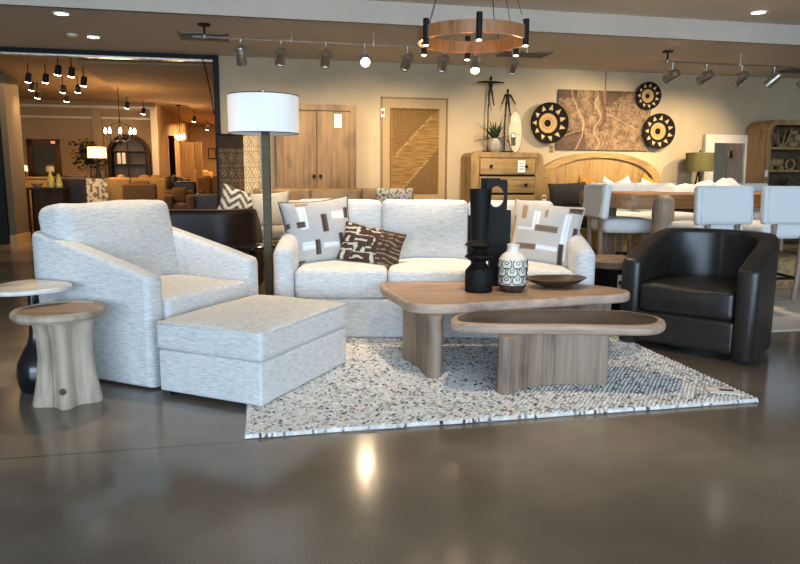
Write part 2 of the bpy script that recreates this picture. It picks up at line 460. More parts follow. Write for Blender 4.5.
# ------------------------------------------------------------------ rug (wool loops modelled)
def rug(name, x0, x1, y0, y1, nx, ny, colf, hf, label):
    xs = np.linspace(x0, x1, nx); ys = np.linspace(y0, y1, ny); b = B(); cols = []
    rows = []
    for j, y in enumerate(ys):
        row = []
        for i, x in enumerate(xs):
            e = min(i, nx-1-i, j, ny-1-j)
            z = .004 if e == 0 else hf(x, y)
            wx = .008*nz(x, y, 3, 9); wy = .006*nz(x, y, 8, 9)
            row.append((x+wx, y+wy, z)); cols.append(colf(x, y))
        rows.append(row)
    b.grid(rows); b.v += [(x0, y0, .0015), (x1, y0, .0015), (x1, y1, .0015), (x0, y1, .0015)]
    n = len(b.v); b.f.append((n-1, n-2, n-3, n-4)); cols += [cols[0]]*4
    return solo(name, b, 'rug_wool', label, 'rug', cols=cols)
RW, RL = .0155, .025
def loop_id(x, y):
    r = math.floor(y/RW); off = .5*(r % 2)+.35*nz(r*.7, 0, 5)
    c = math.floor(x/RL+off); return r, c, (x/RL+off)-c, y/RW-r
rnd = {}
def loop_rand(r, c):
    k = (r, c)
    if k not in rnd: rnd[k] = (random.random(), random.random())
    return rnd[k]
def rug_h(x, y):
    r, c, u, v = loop_id(x, y)
    return .010+.014*(max(0, (1-(2*u-1)**2)*(1-(2*v-1)**2)))**.5+.002*loop_rand(r, c)[1]
def rug_c(x, y):
    r, c, u, v = loop_id(x, y); a, q = loop_rand(r, c)
    den = .30+.16*nz(x, y, 1, 1.7)
    w = mixc(lin('eceae7'), lin('c6c5c2'), q)
    j = .16*nz(x, y, 5, 60)
    if a < den and abs(v-.5) < .34+j and .12 < u < .62+.5*q*q+j and .0 < x+.06 < 2.47:
        if a < den*.30: return mixc(lin('262423'), w, .05)
        return mixc(lin('6f6d6b'), lin('a09d9a'), q)
    if a > .94: return lin('d3c6b6')
    return mixc(w, lin('b9b8b6'), clamp(.25+.5*nz(x, y, 2, 35)))
rug('area_rug', -.08, 2.43, 2.83, 4.95, 460, 520, rug_c, rug_h, 'chunky white and charcoal flecked wool rug under the coffee tables')
def rug2_c(x, y):
    g = nz(x*.8, y*9, 4)+.5*nz(x*2, y*30, 9)
    return mixc(lin('e4ddd2'), lin('bdb4a8'), clamp(.5+g*.7))
rug('dining_rug', 3.5, 8.2, 4.16, 7.6, 180, 200, rug2_c, lambda x, y: .010+.002*nz(x, y, 0, 40), 'pale beige streaked rug under the dining table and stools')
b = B().span(3.5, 8.2, 4.13, 4.165, .002, .012)
b = B().box(0, 0, .002, .15, .095, .003)
t = thing('paper_tag', 'white paper tag lying flat on the right corner of the flecked rug', 'tag', (*lg(1.665, 3.37), .026), -.35, ry=.02)
part('card', b, 'card_white', t)
part('print', B().box(.02, .01, .0042, .07, .03, .001), 'card_ink', t)

# ------------------------------------------------------------------ armchair and ottoman
AS = 'suite_fabric'
def piping_loop(pts, r, m, parent):
    return part('piping', B().tube(pts, r, 6, closed=True), m, parent)
AA = math.radians(66.5)-TH
t = thing('armchair', 'large pale grey tweed armchair with sloping arms left of the floor lamp', 'armchair', (*lg(-1.508, 4.022), 0), AA)
W_, D_, T_ = .97, .98, .12
p = upath(W_-T_, D_-T_*.5-.06, .16)
part('frame', B().shell(p, uheight(p, .60, .79, -.43, .30, 0.95), .012, T_, rr=.032, capr=.03), AS, t)
part('base', B().rbox(0, -.04, .14, W_-2*T_+.02, D_-.15, .25, .015), AS, t)
part('seat_cushion', B().rbox(0, -.10, .365, W_-2*T_-.005, D_-.24, .20, .035, (.0, .008, .03), wob=.005), AS, t)
part('back_cushion', B().rbox(0, 0, 0, .85, .22, .535, .06, (.012, .045, .012), n=12, k=6, wob=.014, seed=3, M=Matrix.Translation((-.01, .235, .672)) @ Matrix.Rotation(math.radians(-11), 4, 'X')), AS, t)
for x in (-.4, .4):
    for y in (-.38, .36): part('foot', B().box(x, y, .012, .05, .05, .024), 'black_matte', t)
t = thing('ottoman', 'pale grey tweed ottoman standing before the armchair', 'ottoman', (*lg(-.765, 3.602), 0), AA)
part('base', B().rbox(0, 0, .132, .855, .62, .215, .015), AS, t)
part('cushion', B().rbox(0, 0, .312, .87, .635, .145, .025, (.0, .0, .035), n=12, wob=.004), AS, t)
rr = .022
pp = [(.432-rr, -.315), (.432, -.315+rr), (.432, .315-rr), (.432-rr, .315), (-.432+rr, .315), (-.432, .315-rr), (-.432, -.315+rr), (-.432+rr, -.315)]
part('welt', B().tube([(x, y, .377) for x, y in pp], .0055, 6, closed=True), AS, t)
for x in (-.38, .38):
    for y in (-.26, .26): part('foot', B().lathe([(.02, .0), (.024, .02), (.024, .03)], 12, x, y), 'black_matte', t)

# ------------------------------------------------------------------ sofa
t = thing('sofa', 'long pale grey tweed three seat sofa behind the coffee tables', 'sofa', (*lg(.230, 4.95), 0), -TH)
SW, SD, ST = 2.165, .95, .14
p = upath(SW-ST, SD-ST*.5-.06, .12)
part('frame', B().shell(p, uheight(p, .635, .80, -.42, .30, 0.85), .024, ST, rr=.065, capr=.05), AS, t)
part('base', B().rbox(0, -.04, .155, SW-2*ST+.02, SD-.11, .262, .015), AS, t)
sw = (SW-2*ST)/3
for i in range(3):
    part('seat_cushion', B().rbox((i-1)*sw, -.10, .385, sw-.004, SD-.24, .20, .04, (0, .012, .03), wob=.005, seed=i), AS, t)
    part('back_cushion', B().rbox(0, 0, 0, .645, .20, .47, .045, (.0, .045, .008), n=12, k=6, wob=.010, seed=i*7,
         M=Matrix.Translation(((i-1)*.645-.045, .22, .685)) @ Matrix.Rotation(math.radians(-10), 4, 'X')), AS, t)
for x in (-1.0, 1.0):
    for y in (-.36, .36): part('foot', B().box(x, y, .023, .06, .06, .006), 'black_matte', t)

# ------------------------------------------------------------------ pillows
def pillow(w, h, th, n=40, cf=None, pinch=.07):
    b = B(); cols = []
    def pos(u, v, s):
        x = w/2*u*(1-pinch*(1-v*v)); z = h/2*v*(1-pinch*(1-u*u))
        y = s*th/2*max(0, (1-u**2)*(1-v**2))**.42*(1+.10*nz(u*1.7, v*1.7, s+w))
        return (x, y, z+h/2)
    for s in (-1, 1):
        rows = []
        for i in range(n+1):
            v = -1+2*i/n; row = []
            for j in range(n+1):
                u = -1+2*j/n; row.append(pos(u, v, s))
                if cf: cols.append(cf(u, v))
            rows.append(row if s < 0 else row)
        b.grid(rows)
    b.c = cols if cf else None
    return b
def weld(me):
    bm = bmesh.new(); bm.from_mesh(me); bmesh.ops.remove_doubles(bm, verts=bm.verts, dist=1e-5)
    bmesh.ops.recalc_face_normals(bm, faces=bm.faces); bm.to_mesh(me); bm.free()
def edge_pts(w, h, pinch=.07, n=14, y=0):
    o = []
    for (a, c) in (((-1, -1), (1, -1)), ((1, -1), (1, 1)), ((1, 1), (-1, 1)), ((-1, 1), (-1, -1))):
        for i in range(n):
            k = i/n; u = a[0]+(c[0]-a[0])*k; v = a[1]+(c[1]-a[1])*k
            o.append((w/2*u*(1-pinch*(1-v*v)), y, h/2*v*(1-pinch*(1-u*u))+h/2))
    return o
def put_pillow(name, label, loc, rx, rz, w, h, th, m, cf=None, n=40, pipe=None, group=None, ry=0, pinch=.07):
    t = thing(name, label, 'pillow', loc, rz, group, rx=rx, ry=ry)
    o = part('cover', pillow(w, h, th, n, cf, pinch), m, t, sharp=80); weld(o.data)
    if pipe: part('piping', B().tube(edge_pts(w, h, pinch), .006, 6, closed=True), pipe, t)
    return t
def rects(bg, L, rough=.09):
    def f(u, v):
        g = .5+.5*nz(u*30, v*30, 2)
        c = mixc(bg, mixc(bg, (0, 0, 0), .22), clamp(g))
        for (x0, x1, y0, y1, col) in L:
            if x0 < u < x1 and y0 < v < y1:
                s = .5+.5*math.sin((u*40 if (y1-y0) > (x1-x0) else v*40))
                c = mixc(col, mixc(col, lin('9a8d80'), .35), s*clamp(g+.2))
        return c
    return f
WHT, BRN, GRY, TAN = lin('f0f0f0'), lin('4a3a30'), lin('c9c5c0'), lin('a48664')
L1 = [(-.60, -.36, .05, .80, WHT), (.40, .97, .30, .56, WHT), (-.62, -.1, -.62, -.36, WHT), (0, .5, -.62, -.45, WHT), (.05, .22, -.12, .50, BRN), (-.70, -.45, .12, .30, BRN), (-.25, -.08, -.80, -.32, BRN),
      (.50, .66, -.72, -.18, BRN), (-.62, -.22, .82, .92, TAN), (.80, .95, .30, .64, BRN), (-.92, -.55, -.95, -.88, BRN), (-.98, -.9, .15, .3, BRN)]
L2 = [(-.35, -.18, .05, .70, WHT), (.55, .75, -.8, .70, WHT), (-.2, .5, -.58, -.42, WHT), (-.8, -.2, .0, .10, WHT), (-.28, .42, .02, .24, lin('7d6452')), (-.75, -.15, -.62, -.42, lin('7d6452')), (.50, .68, -.95, -.30, BRN),
      (.60, .98, .78, .95, BRN), (-.72, -.58, .40, .85, TAN), (-.05, .04, .52, .80, TAN), (.85, .98, -.4, .3, BRN), (-.97, -.90, -.5, .5, TAN)]
def dark_cf(u, v):
    a = u+v*.15+.04*nz(u, v, 1, 5); bx = math.floor((u+1)*2.4); by = math.floor((v+1)*2.2)
    dirn = (bx+by) % 2; q = (v if dirn else u)*14+1.2*nz(u, v, bx, 4)
    line = math.sin(q*1.5) > .45 and nz(u*3, v*3, 7) > -.25
    dk = mixc(lin('3f2d24'), lin('5b4638'), .5+.5*nz(u, v, 3, 12))
    if u < .2: return lin('c9bfb2') if line else dk
    return mixc(dk, lin('9c8770'), .8) if (math.sin(v*26+3*nz(u, v, 2, 3)) > .55 and nz(u, v, 5, 6) > -.15) else dk
put_pillow('throw_pillow', 'square patchwork pillow with brown bars against the left sofa arm', (*lg(-.545, 4.83), .478), math.radians(-17), -TH+math.radians(20), .51, .48, .20, 'pattern_cloth', rects(GRY, L1), 64, 'ceramic_dark', 'pillows on the sofa', ry=math.radians(-5), pinch=.09)
put_pillow('throw_pillow', 'dark brown lumbar pillow with pale maze stripes leaning on a patchwork pillow', (*lg(-.235, 4.77), .478), math.radians(-24), -TH+math.radians(-4), .45, .29, .16, 'pattern_cloth', dark_cf, 90, None, 'pillows on the sofa', ry=math.radians(12))
put_pillow('throw_pillow', 'square patchwork pillow with tan and brown bars against the right sofa arm', (*lg(.99, 4.83), .475), math.radians(-17), -TH+math.radians(-20), .50, .46, .19, 'pattern_cloth', rects(lin('cfc8bf'), L2), 64, 'cream_fabric', 'pillows on the sofa', ry=math.radians(6))

# ------------------------------------------------------------------ floor lamp
t = thing('floor_lamp', 'tall floor lamp with white drum shade and olive brass pole', 'lamp', (*lg(-.93, 4.72), 0), -TH)
part('base', B().lathe([(.145, 0), (.15, .006), (.15, .02), (.14, .026), (.03, .028)], 40), 'brass_olive', t)
part('pole', B().box(0.01, 0, .73, .05, .05, 1.41), 'brass_olive', t)
sh = B().lathe([(.234, 1.385), (.236, 1.385), (.236, 1.635), (.234, 1.635), (.232, 1.635), (.232, 1.385)], 56)
sh.f = sh.f[:-2]; n = 56
sh.f += [(5*n+k, 5*n+(k+1) % n, (k+1) % n, k) for k in range(n)]
s_ = part('lamp_shade', sh, 'shade_white', t)
part('trim_ring', B().tube([(.236*math.cos(2*PI*k/48), .236*math.sin(2*PI*k/48), 1.386) for k in range(48)], .003, 6, closed=True), 'brass_olive', s_)
part('trim_ring', B().tube([(.236*math.cos(2*PI*k/48), .236*math.sin(2*PI*k/48), 1.634) for k in range(48)], .003, 6, closed=True), 'black_steel', s_)
bb = B()
for k in range(3):
    a = 2*PI*k/3; bb.tube([(0, 0, 1.6), (.232*math.cos(a), .232*math.sin(a), 1.6)], .003, 6)
part('spider', bb, 'nickel', t)
part('finial', B().lathe([(.02, 1.435), (.02, 1.60), (.03, 1.64), (.03, 1.665), (.012, 1.67)], 20), 'nickel', t)

# ------------------------------------------------------------------ side tables
t = thing('stump_side_table', 'round pale wood side table on a fluted trunk base, front left', 'side table', (*lg(-1.655, 3.235), 0), 0)
def lobes(a, z):
    k = 1-.35*z/.4
    q = abs(math.cos(2.5*(a+1.45)))
    return 1+k*(.42*q**3-.18+.06*math.cos(3*a+.9))
part('trunk', B().lathe([(.126, 0), (.130, .01), (.124, .05), (.112, .14), (.105, .24), (.108, .33), (.122, .41), (.128, .425)], 96, cx=.02, fn=lobes), 'stump_wood', t, sharp=60)
part('knot', B().lathe([(.016, 0), (.013, .004), (.004, .005)], 14, M=Matrix.Translation((.03, -.147, .09)) @ Matrix.Rotation(PI/2, 4, 'X')), 'deco_dark', t)
part('tabletop', B().lathe([(.175, .423), (.198, .427), (.210, .443), (.208, .459), (.197, .468), (.184, .469), (.178, .462)], 64), 'stump_wood', t)
part('inset', B().lathe([(.178, .457), (.178, .4635)], 64), 'oak_top', t)
t = thing('pedestal_side_table', 'white marble topped side table on a black flared pedestal', 'side table', (*lg(-1.875, 3.42), 0), 0)
part('base', B().lathe([(.088, 0), (.092, .012), (.102, .05), (.106, .10), (.096, .15), (.072, .20), (.046, .245), (.033, .29), (.027, .36), (.026, .52)], 44), 'black_gloss', t)
pts = catmull([(-.02+.195*math.cos(a)*(1+.09*math.cos(3*a+1.1)), .03+.205*math.sin(a)*(1+.07*math.cos(3*a+.4))) for a in [2*PI*k/12 for k in range(12)]], 6)
part('tabletop', B().slab(pts, .52, .545, .008), 'marble', t)
t = thing('drum_side_table', 'round wooden drum side table between the sofa and the swivel chair', 'side table', (*lg(1.72, 5.40), 0), 0)
part('tabletop', B().lathe([(.23, .40), (.25, .41), (.25, .455), (.24, .466)], 48), 'oak_leg', t)
part('base', B().lathe([(.19, 0), (.19, .40)], 40), 'black_matte', t)
tg = part('price_tag', B().box(-.09, -.262, .29, .055, .003, .16), 'card_white', t)
part('print', B().box(-.09, -.2645, .31, .04, .001, .03), 'card_ink', tg)
t = thing('black_side_table', 'small round black side table behind the armchair, beside the lamp', 'side table', (*lg(-1.17, 5.35), 0), 0)
part('tabletop', B().lathe([(.165, .53), (.175, .535), (.175, .555), (.17, .56)], 40), 'black_gloss', t)
part('pedestal', B().lathe([(.025, .02), (.025, .53)], 16), 'black_steel', t)
part('base', B().lathe([(.13, 0), (.13, .014), (.03, .022)], 32), 'black_steel', t)

# ------------------------------------------------------------------ coffee tables
RZ = .018
A0 = (.66, 4.05)
outA = [(-.125, 4.36), (-.105, 4.16), (-.02, 3.89), (.05, 3.69), (.22, 3.62), (.516, 3.735), (.80, 3.81), (1.08, 3.92), (1.29, 3.985), (1.385, 4.05), (1.41, 4.17), (1.29, 4.32), (1.07, 4.41), (.72, 4.44), (.40, 4.44), (-.06, 4.40)]
outA = [(x-A0[0], y-A0[1]) for x, y in outA]
t = thing('coffee_table', 'larger rounded oak coffee table holding the black vases and bowl', 'coffee table', (*lg(*A0), RZ), -TH)
ca = catmull(outA, 6)
part('tabletop', B().slab(ca, .345, .402, .018), 'oak_edge', t)
part('top_veneer', B().slab([(x*.965, y*.955) for x, y, *_ in [(*q,) for q in ca]], .40, .4035, .001), 'oak_top', t)
l1 = [(.02, 3.99), (.10, 3.80), (.145, 3.62), (.175, 3.575), (.215, 3.58), (.235, 3.62), (.235, 3.72), (.19, 3.86), (.10, 4.03), (.05, 4.04)]
part('leg', B().slab(catmull([(x-A0[0], y-A0[1]) for x, y in l1], 5), 0, .347, .008), 'oak_leg', t)
l2 = [(1.20, 4.26), (1.36, 4.22), (1.40, 4.26), (1.36, 4.30), (1.22, 4.34), (.95, 4.40), (.93, 4.33)]
part('leg', B().slab(catmull([(x-A0[0]-.06, y-A0[1]-.02) for x, y in l2], 5), 0, .347, .008), 'oak_leg', t)
B0 = (.84, 3.57)
outB = [(.265, 3.50), (.30, 3.40), (.53, 3.355), (.80, 3.362), (1.06, 3.345), (1.27, 3.35), (1.38, 3.45), (1.40, 3.60), (1.28, 3.75), (1.11, 3.785), (.80, 3.80), (.59, 3.77), (.39, 3.71), (.30, 3.61)]
cb = catmull([(x-B0[0], y-B0[1]) for x, y in outB], 6)
t = thing('coffee_table', 'smaller pebble shaped coffee table with dark inset top, in front', 'coffee table', (*lg(*B0), RZ), -TH)
part('tabletop', B().slab(cb, .300, .352, .020), 'oak_edge', t)
part('inset', B().slab([(q[0]*.93, q[1]*.84) for q in cb], .345, .3535, .001), 'dark_inset', t)
lb = [(.50, 3.33), (.505, 3.29), (.55, 3.275), (.59, 3.31), (.68, 3.39), (.80, 3.435), (.95, 3.45), (1.07, 3.435), (1.10, 3.45), (1.10, 3.50), (1.05, 3.525), (.90, 3.54), (.74, 3.52), (.61, 3.46), (.53, 3.40)]
part('leg', B().slab(catmull([(x-B0[0], y-B0[1]+.03) for x, y in lb], 5), 0, .302, .008), 'oak_leg', t)

# ------------------------------------------------------------------ things on the coffee table
TZ = RZ+.4035
KZ = .925
prof = [(.079, 0), (.083, .006), (.083, .135), (.079, .142), (.044, .185), (.041, .195), (.089, .228), (.043, .268), (.041, .276), (.090, .305), (.050, .342), (.053, .38), (.060, .54), (.067, .665), (.063, .665), (.055, .55), (.045, .40)]
solo('zigzag_vase', B().lathe([(r, z*KZ) for r, z in prof], 48), 'black_matte', 'tall matte black vase with zigzag rings and a flared neck', 'vase', (*lg(.475, 4.06), TZ), 0)
t = thing('block_sculpture', 'black abstract block sculpture with an oval hole behind the zigzag vase', 'sculpture', (*lg(.583, 4.30), TZ), -TH)
t.scale.z = .885
part('plinth', B().span(-.075, .075, -.05, .05, 0, .03), 'black_matte', t)
part('lower_block', B().span(-.02, .07, -.04, .04, .03, .22), 'black_matte', t)
part('middle_block', B().span(-.04, .11, -.03, .03, .22, .54), 'black_matte', t)
part('side_block', B().span(-.155, -.04, -.02, .03, .20, .50), 'black_matte', t)
part('side_foot', B().span(-.13, -.075, -.03, .03, 0, .20), 'black_matte', t)
part('back_block', B().span(-.075, .045, .03, .06, .715, .765).span(-.075, -.045, .03, .06, .40, .715), 'black_matte', t)
ho = B(); ow, oh = .065, .115
out = []; inn = []
for k in range(40):
    a = 2*PI*k/40; c, s = math.cos(a), math.sin(a); q = max(abs(c)/ow, abs(s)/oh)
    out.append((c/q, s/q)); inn.append((.050*c, .074*s-.005))
rows = [[(x, y, z) for x, z in ring] for ring, y in ((out, -.02), (inn, -.02), (inn, .028), (out, .028))]
ho.grid(rows, closeu=True, closev=True)
part('pierced_block', ho, 'black_matte', t, loc=(.018, -.012, .64))
t = thing('patterned_vase', 'white bottle vase with black linked shield pattern and dark foot', 'vase', (*lg(.68, 4.07), TZ), 0)
t.scale.z = 1.07
vp = [(.058, 0), (.064, .004), (.082, .028), (.084, .044), (.088, .10), (.088, .165), (.083, .186), (.062, .212), (.040, .227), (.036, .25), (.039, .268), (.034, .268), (.031, .24)]
part('foot', B().lathe(vp[:4], 40), 'ceramic_dark', t)
part('body', B().lathe(vp[3:], 40), 'ceramic_white', t)
def vr(z):
    for (r0, z0), (r1, z1) in zip(vp, vp[1:]):
        if z0 <= z <= z1: return r0+(r1-r0)*(z-z0)/(z1-z0)
    return .08
bb = B(); NC = 8
for row in range(3):
    zc = .068+row*.045
    for k in range(NC):
        a0 = 2*PI*(k+.5*(row % 2))/NC; hw = PI/NC*.88
        def pt(u, z): return ((vr(z)+.0008)*math.cos(a0+u*hw), (vr(z)+.0008)*math.sin(a0+u*hw), z)
        sh = [(-.62, .026), (-.95, .018), (-1, .0), (-.93, -.011), (-.7, -.018), (0, -.019), (.7, -.018), (.93, -.011), (1, 0), (.95, .018), (.62, .026)]
        bb.tube([pt(u, zc+z) for u, z in sh], .0028, 5)
        bb.tube([pt(u, zc+.010+z) for u, z in ((-.42, 0), (-.25, .009), (.25, .009), (.42, 0), (.22, -.007), (-.22, -.007))], .0022, 5, closed=True)
part('pattern', bb, 'black_matte', t)
bw = B().lathe([(.05, 0), (.10, .008), (.16, .028), (.208, .055), (.200, .057), (.15, .035), (.09, .018), (.04, .014)], 40, sx=1.0, sy=.68, fn=lambda a, z: 1+(z/.05)*.05*math.sin(3*a+.5))
solo('shallow_bowl', bw, 'bowl_wood', 'shallow oval dark wood bowl on the right of the coffee table', 'bowl', (*lg(.99, 4.25), TZ), .1)

# ------------------------------------------------------------------ swivel chair
t = thing('swivel_chair', 'black leather barrel swivel chair at the right end of the rug', 'chair', (*lg(2.015, 4.45), 0), math.radians(-41)-TH)
W_, D_, T_ = .83, .82, .125
p = upath(W_-T_, D_-T_*.5-.06, .34, 12)
part('shell', B().shell(p, uheight(p, .575, .755, -.38, .18, .9), .03, T_, rr=.03, capr=.035), 'leather_black', t)
part('front_rail', B().rbox(0, -.03, .15, W_-2*T_+.02, D_-.16, .21, .025), 'leather_black', t)
part('seat_cushion', B().rbox(0, -.075, .345, W_-2*T_-.004, D_-.22, .18, .03, (0, .012, .02), n=10, wob=.004), 'leather_black', t)
part('swivel_plinth', B().lathe([(.27, 0), (.27, .05)], 40), 'black_matte', t)

# barrel chair behind the armchair
t = thing('barrel_chair', 'dark brown leather barrel chair turned away behind the armchair', 'chair', (*lg(-1.83, 6.25), 0), PI-TH+.1)
p = upath(.92, .74, .30, 12)
part('shell', B().shell(p, uheight(p, .60, .80, -.36, .0, .8), .05, .10, rr=.04), 'leather_brown', t)
part('seat', B().rbox(0, -.04, .30, .80, .66, .24, .05), 'leather_brown', t)
part('plinth', B().lathe([(.28, 0), (.28, .05)], 32), 'black_matte', t)
part('top_welt', B().tube([(x, y, .802) for x, y in p[9:-9]], .008, 6), 'leather_tan', t)

# ------------------------------------------------------------------ second sofa by the wardrobe
t = thing('rear_sofa', 'tan framed sofa with cream cushions in front of the wardrobe', 'sofa', (1.0, 8.60, 0), 0)
part('frame', B().rbox(0, .38, .485, 2.10, .12, .89, .03), 'leather_tan', t)
part('base', B().rbox(0, -.04, .20, 2.06, .80, .28, .03), 'leather_tan', t)
for x in (-.66, 0, .66):
    part('back_panel', B().rbox(x, .305, .845, .64, .06, .15, .02), 'leather_tan', t)
    part('seat_cushion', B().rbox(x, -.06, .40, .655, .74, .15, .05, (0, 0, .02)), 'cream_fabric', t)
    part('back_cushion', B().rbox(x, .20, .625, .62, .16, .30, .07, (0, .02, .01)), 'cream_fabric', t)
for x in (-.95, .95):
    for y in (-.38, .34): part('foot', B().box(x, y, .03, .06, .06, .06), 'walnut', t)
def zig_cf(u, v):
    s = math.sin((v*4+abs(((u*3) % 2)-1)*2.2)*3.2)
    return lin('d4cdc2') if s > .2 else (lin('4b4640') if s < -.45 else lin('8f887d'))
put_pillow('throw_pillow', 'grey and cream chevron pillow at the left end of the rear sofa', (-.22, 8.48, .475), math.radians(-18), .15, .66, .46, .16, 'pattern_cloth', zig_cf, 40, None, 'pillows on the rear sofa', ry=math.radians(20))
put_pillow('throw_pillow', 'plain cream pillow beside the chevron pillow, behind the lamp pole', (.17, 8.46, .475), math.radians(-15), -.05, .48, .43, .16, 'cream_fabric', None, 30, None, 'pillows on the rear sofa', ry=math.radians(-4))
put_pillow('throw_pillow', 'cream and grey flecked pillow in front of the framed woven art', (1.73, 8.66, .62), math.radians(-10), -.05, .50, .33, .15, 'pattern_cloth', lambda u, v: lin('5d564d') if nz(u*9, v*4, 3) > .18 else lin('cbc1b2'), 40, None, 'pillows on the rear sofa')

# ------------------------------------------------------------------ wardrobe
t = thing('wardrobe', 'tall knotty oak wardrobe with two doors behind the floor lamp', 'wardrobe', (.775, WY, 0), 0)
t.scale.x = .93
part('carcass', B().span(-.545, .545, -.58, -.01, .08, 1.93), 'wardrobe_oak', t)
part('side_stile', B().span(-.56, -.47, -.62, -.581, .08, 1.93), 'wardrobe_oak', t)
part('side_stile', B().span(.47, .56, -.62, -.581, .08, 1.93), 'wardrobe_oak', t)
part('top_rail', B().span(-.56, .56, -.625, -.01, 1.93, 2.005), 'wardrobe_oak', t)
part('plinth', B().span(-.54, .54, -.60, -.02, 0, .08), 'wardrobe_oak', t)
for sx in (-1, 1):
    d = part('door', B().rbox(sx*.236, -.605, 1.0, .465, .035, 1.84, .006, n=2, k=2), 'wardrobe_oak', t)
    part('knob', B().lathe([(.012, 0), (.012, .02), (.024, .026), (.026, .036), (.014, .045)], 16, M=Matrix.Translation((sx*.045, -.622, 1.085)) @ Matrix.Rotation(PI/2, 4, 'X')), 'iron_dark', d)
tg = part('price_card', B().box(.30, -.628, 1.80, .10, .003, .17), 'card_white', t)
for k in range(3): part('print', B().box(.30, -.630, 1.84-k*.035, .06, .001, .008), 'card_ink', tg)

# switches
for nm, x, z, h_, lb in (('light_switch', -.21, 1.29, .14, 'double light switch plate beside the wardrobe'), ('thermostat', -.25, 1.55, .15, 'small beige thermostat above the light switch plate')):
    t = thing(nm, lb, 'switch', (x, WY, z), 0)
    part('plate', B().rbox(0, -.008, 0, .13 if nm == 'light_switch' else .10, .015, h_, .006, n=2, k=2), 'plate_plastic', t)
    part('rocker' if nm == 'light_switch' else 'display', B().rbox(0, -.017, .005, .07, .008, h_*.5, .003, n=2, k=2), 'iron_dark' if nm == 'light_switch' else 'plate_plastic', t)
t = thing('wall_outlet', 'small wall outlet plate below the left woven basket', 'outlet', (4.33, WY, 1.50), 0)
part('plate', B().rbox(0, -.006, 0, .07, .012, .10, .004, n=2, k=2), 'deco_tan', t)
for z in (-.022, .022): part('socket', B().rbox(0, -.013, z, .03, .004, .028, .002, n=2, k=2), 'deco_dark', t)

# kilims
def kil(w, h, dark):
    nx, ny = 60, 170; rows = []; cols = []
    a, c = (lin('2b211c'), lin('78624b')) if dark else (lin('b08f66'), lin('e4d0a6'))
    for j in range(ny+1):
        row = []
        for i in range(nx+1):
            x = i/nx; y = j/ny
            row.append((x*w-w/2, -.012-.004*math.sin(x*9+dark), y*h))
            band = (y*5.0) % 1; u = abs(((x*3.0) % 1)-.5)*2; v = abs(band-.5)*2
            q = u+v
            if band < .12 or band > .88: k = 1 if int(x*30) % 2 else 0
            elif band < .2 or band > .80: k = 0
            else: k = 1 if (.55 < q < .8 or q < .3 or (q > 1.15 and (int(x*18)+int(y*40)) % 2)) else 0
            if y > .84 and dark: k = 0
            cols.append(mixc(a, c, (.85*k+.12)*(.75+.5*clamp(.5+nz(x*6, y*9, dark)))))
        rows.append(row)
    b = B().grid(rows); n0 = len(b.v)
    b.grid([[(x, y+.008, z) for x, y, z in r] for r in rows]); b.c = cols+cols
    return b
def hang_rug(label, x, z0, w, h, dark, dy):
    t = thing('hanging_kilim', label, 'rug', (x, WY-dy, z0), 0, 'kilims hung on the wall')
    o = part('weave', kil(w, h, dark), 'woven', t)
    part('rod', B().tube([(-w/2-.01, -.012, h+.01), (w/2+.01, -.012, h+.01)], .012, 8), 'iron_dark', t)
hang_rug('dark brown geometric kilim hung beside the black door jamb', -.335, .62, .33, 1.0, 1, .03)
hang_rug('cream and gold kilim hung behind the dark kilim', -.13, .60, .38, 1.06, 0, .005)

# ------------------------------------------------------------------ framed woven art
t = thing('framed_woven_art', 'large framed tan woven fibre art on the back wall', 'wall art', (2.22, WY, .74), 0)
fw, fh = .97, 1.45
f_ = B().span(-fw/2, -fw/2+.022, -.045, 0, 0, fh).span(fw/2-.022, fw/2, -.045, 0, 0, fh).span(-fw/2, fw/2, -.045, 0, 0, .022).span(-fw/2, fw/2, -.045, 0, fh-.022, fh)
part('frame', f_, 'art_frame', t)
part('mat_board', B().span(-fw/2+.02, fw/2-.02, -.022, -.005, .02, fh-.02), 'mat_board', t)
nx, ny = 90, 150; rows = []; cols = []; ww, hh = .715, 1.20
for j in range(ny+1):
    row = []
    for i in range(nx+1):
        x = i/nx; y = j/ny
        ex = .008*nz(y*60, 3, 1)*(1 if i in (0, nx) else 0); ey = .012*nz(x*50, 7, 1)*(1 if j in (0, ny) else 0)
        d1 = (y-.42)-(x-.15)*.62-.06; d2 = (y-.02)-(x-.2)*.66
        upper = d1 > 0 and x > .05; lower = d2 < 0
        ln = min(abs(d1) if .12 < x < .85 and y < .92 else 9, abs(d2) if .2 < x < .78 else 9)
        g = nz(x*40, y*110, 2); g2 = nz(x*4, y*70, 8)
        c = mixc(lin('977644'), lin('6f5029'), clamp(.5+g2*.9))
        if upper: c = mixc(lin('87693d'), lin('5f4526'), clamp(.5+g))
        if lower: c = mixc(lin('80643e'), lin('573f24'), clamp(.5+g*1.2))
        h_ = .012+.006*g
        if ln < .012: c = lin('57412a') if ln < .006 else lin('c7a974'); h_ += .006
        if j > ny-4 or i < 2: c = mixc(c, lin('4d3820'), .6)
        row.append((x*ww-ww/2+ex, -.022-h_, .10+y*hh+ey)); cols.append(c)
    rows.append(row)
b = B().grid(rows); b.c = cols
part('woven_panel', b, 'woven', t)
tg = part('hang_tag', B().box(-fw/2+.018, -.048, fh-.22, .05, .003, .12), 'card_white', t)
part('tag_print', B().box(-fw/2+.018, -.0505, fh-.22, .036, .001, .045), 'card_red', tg)

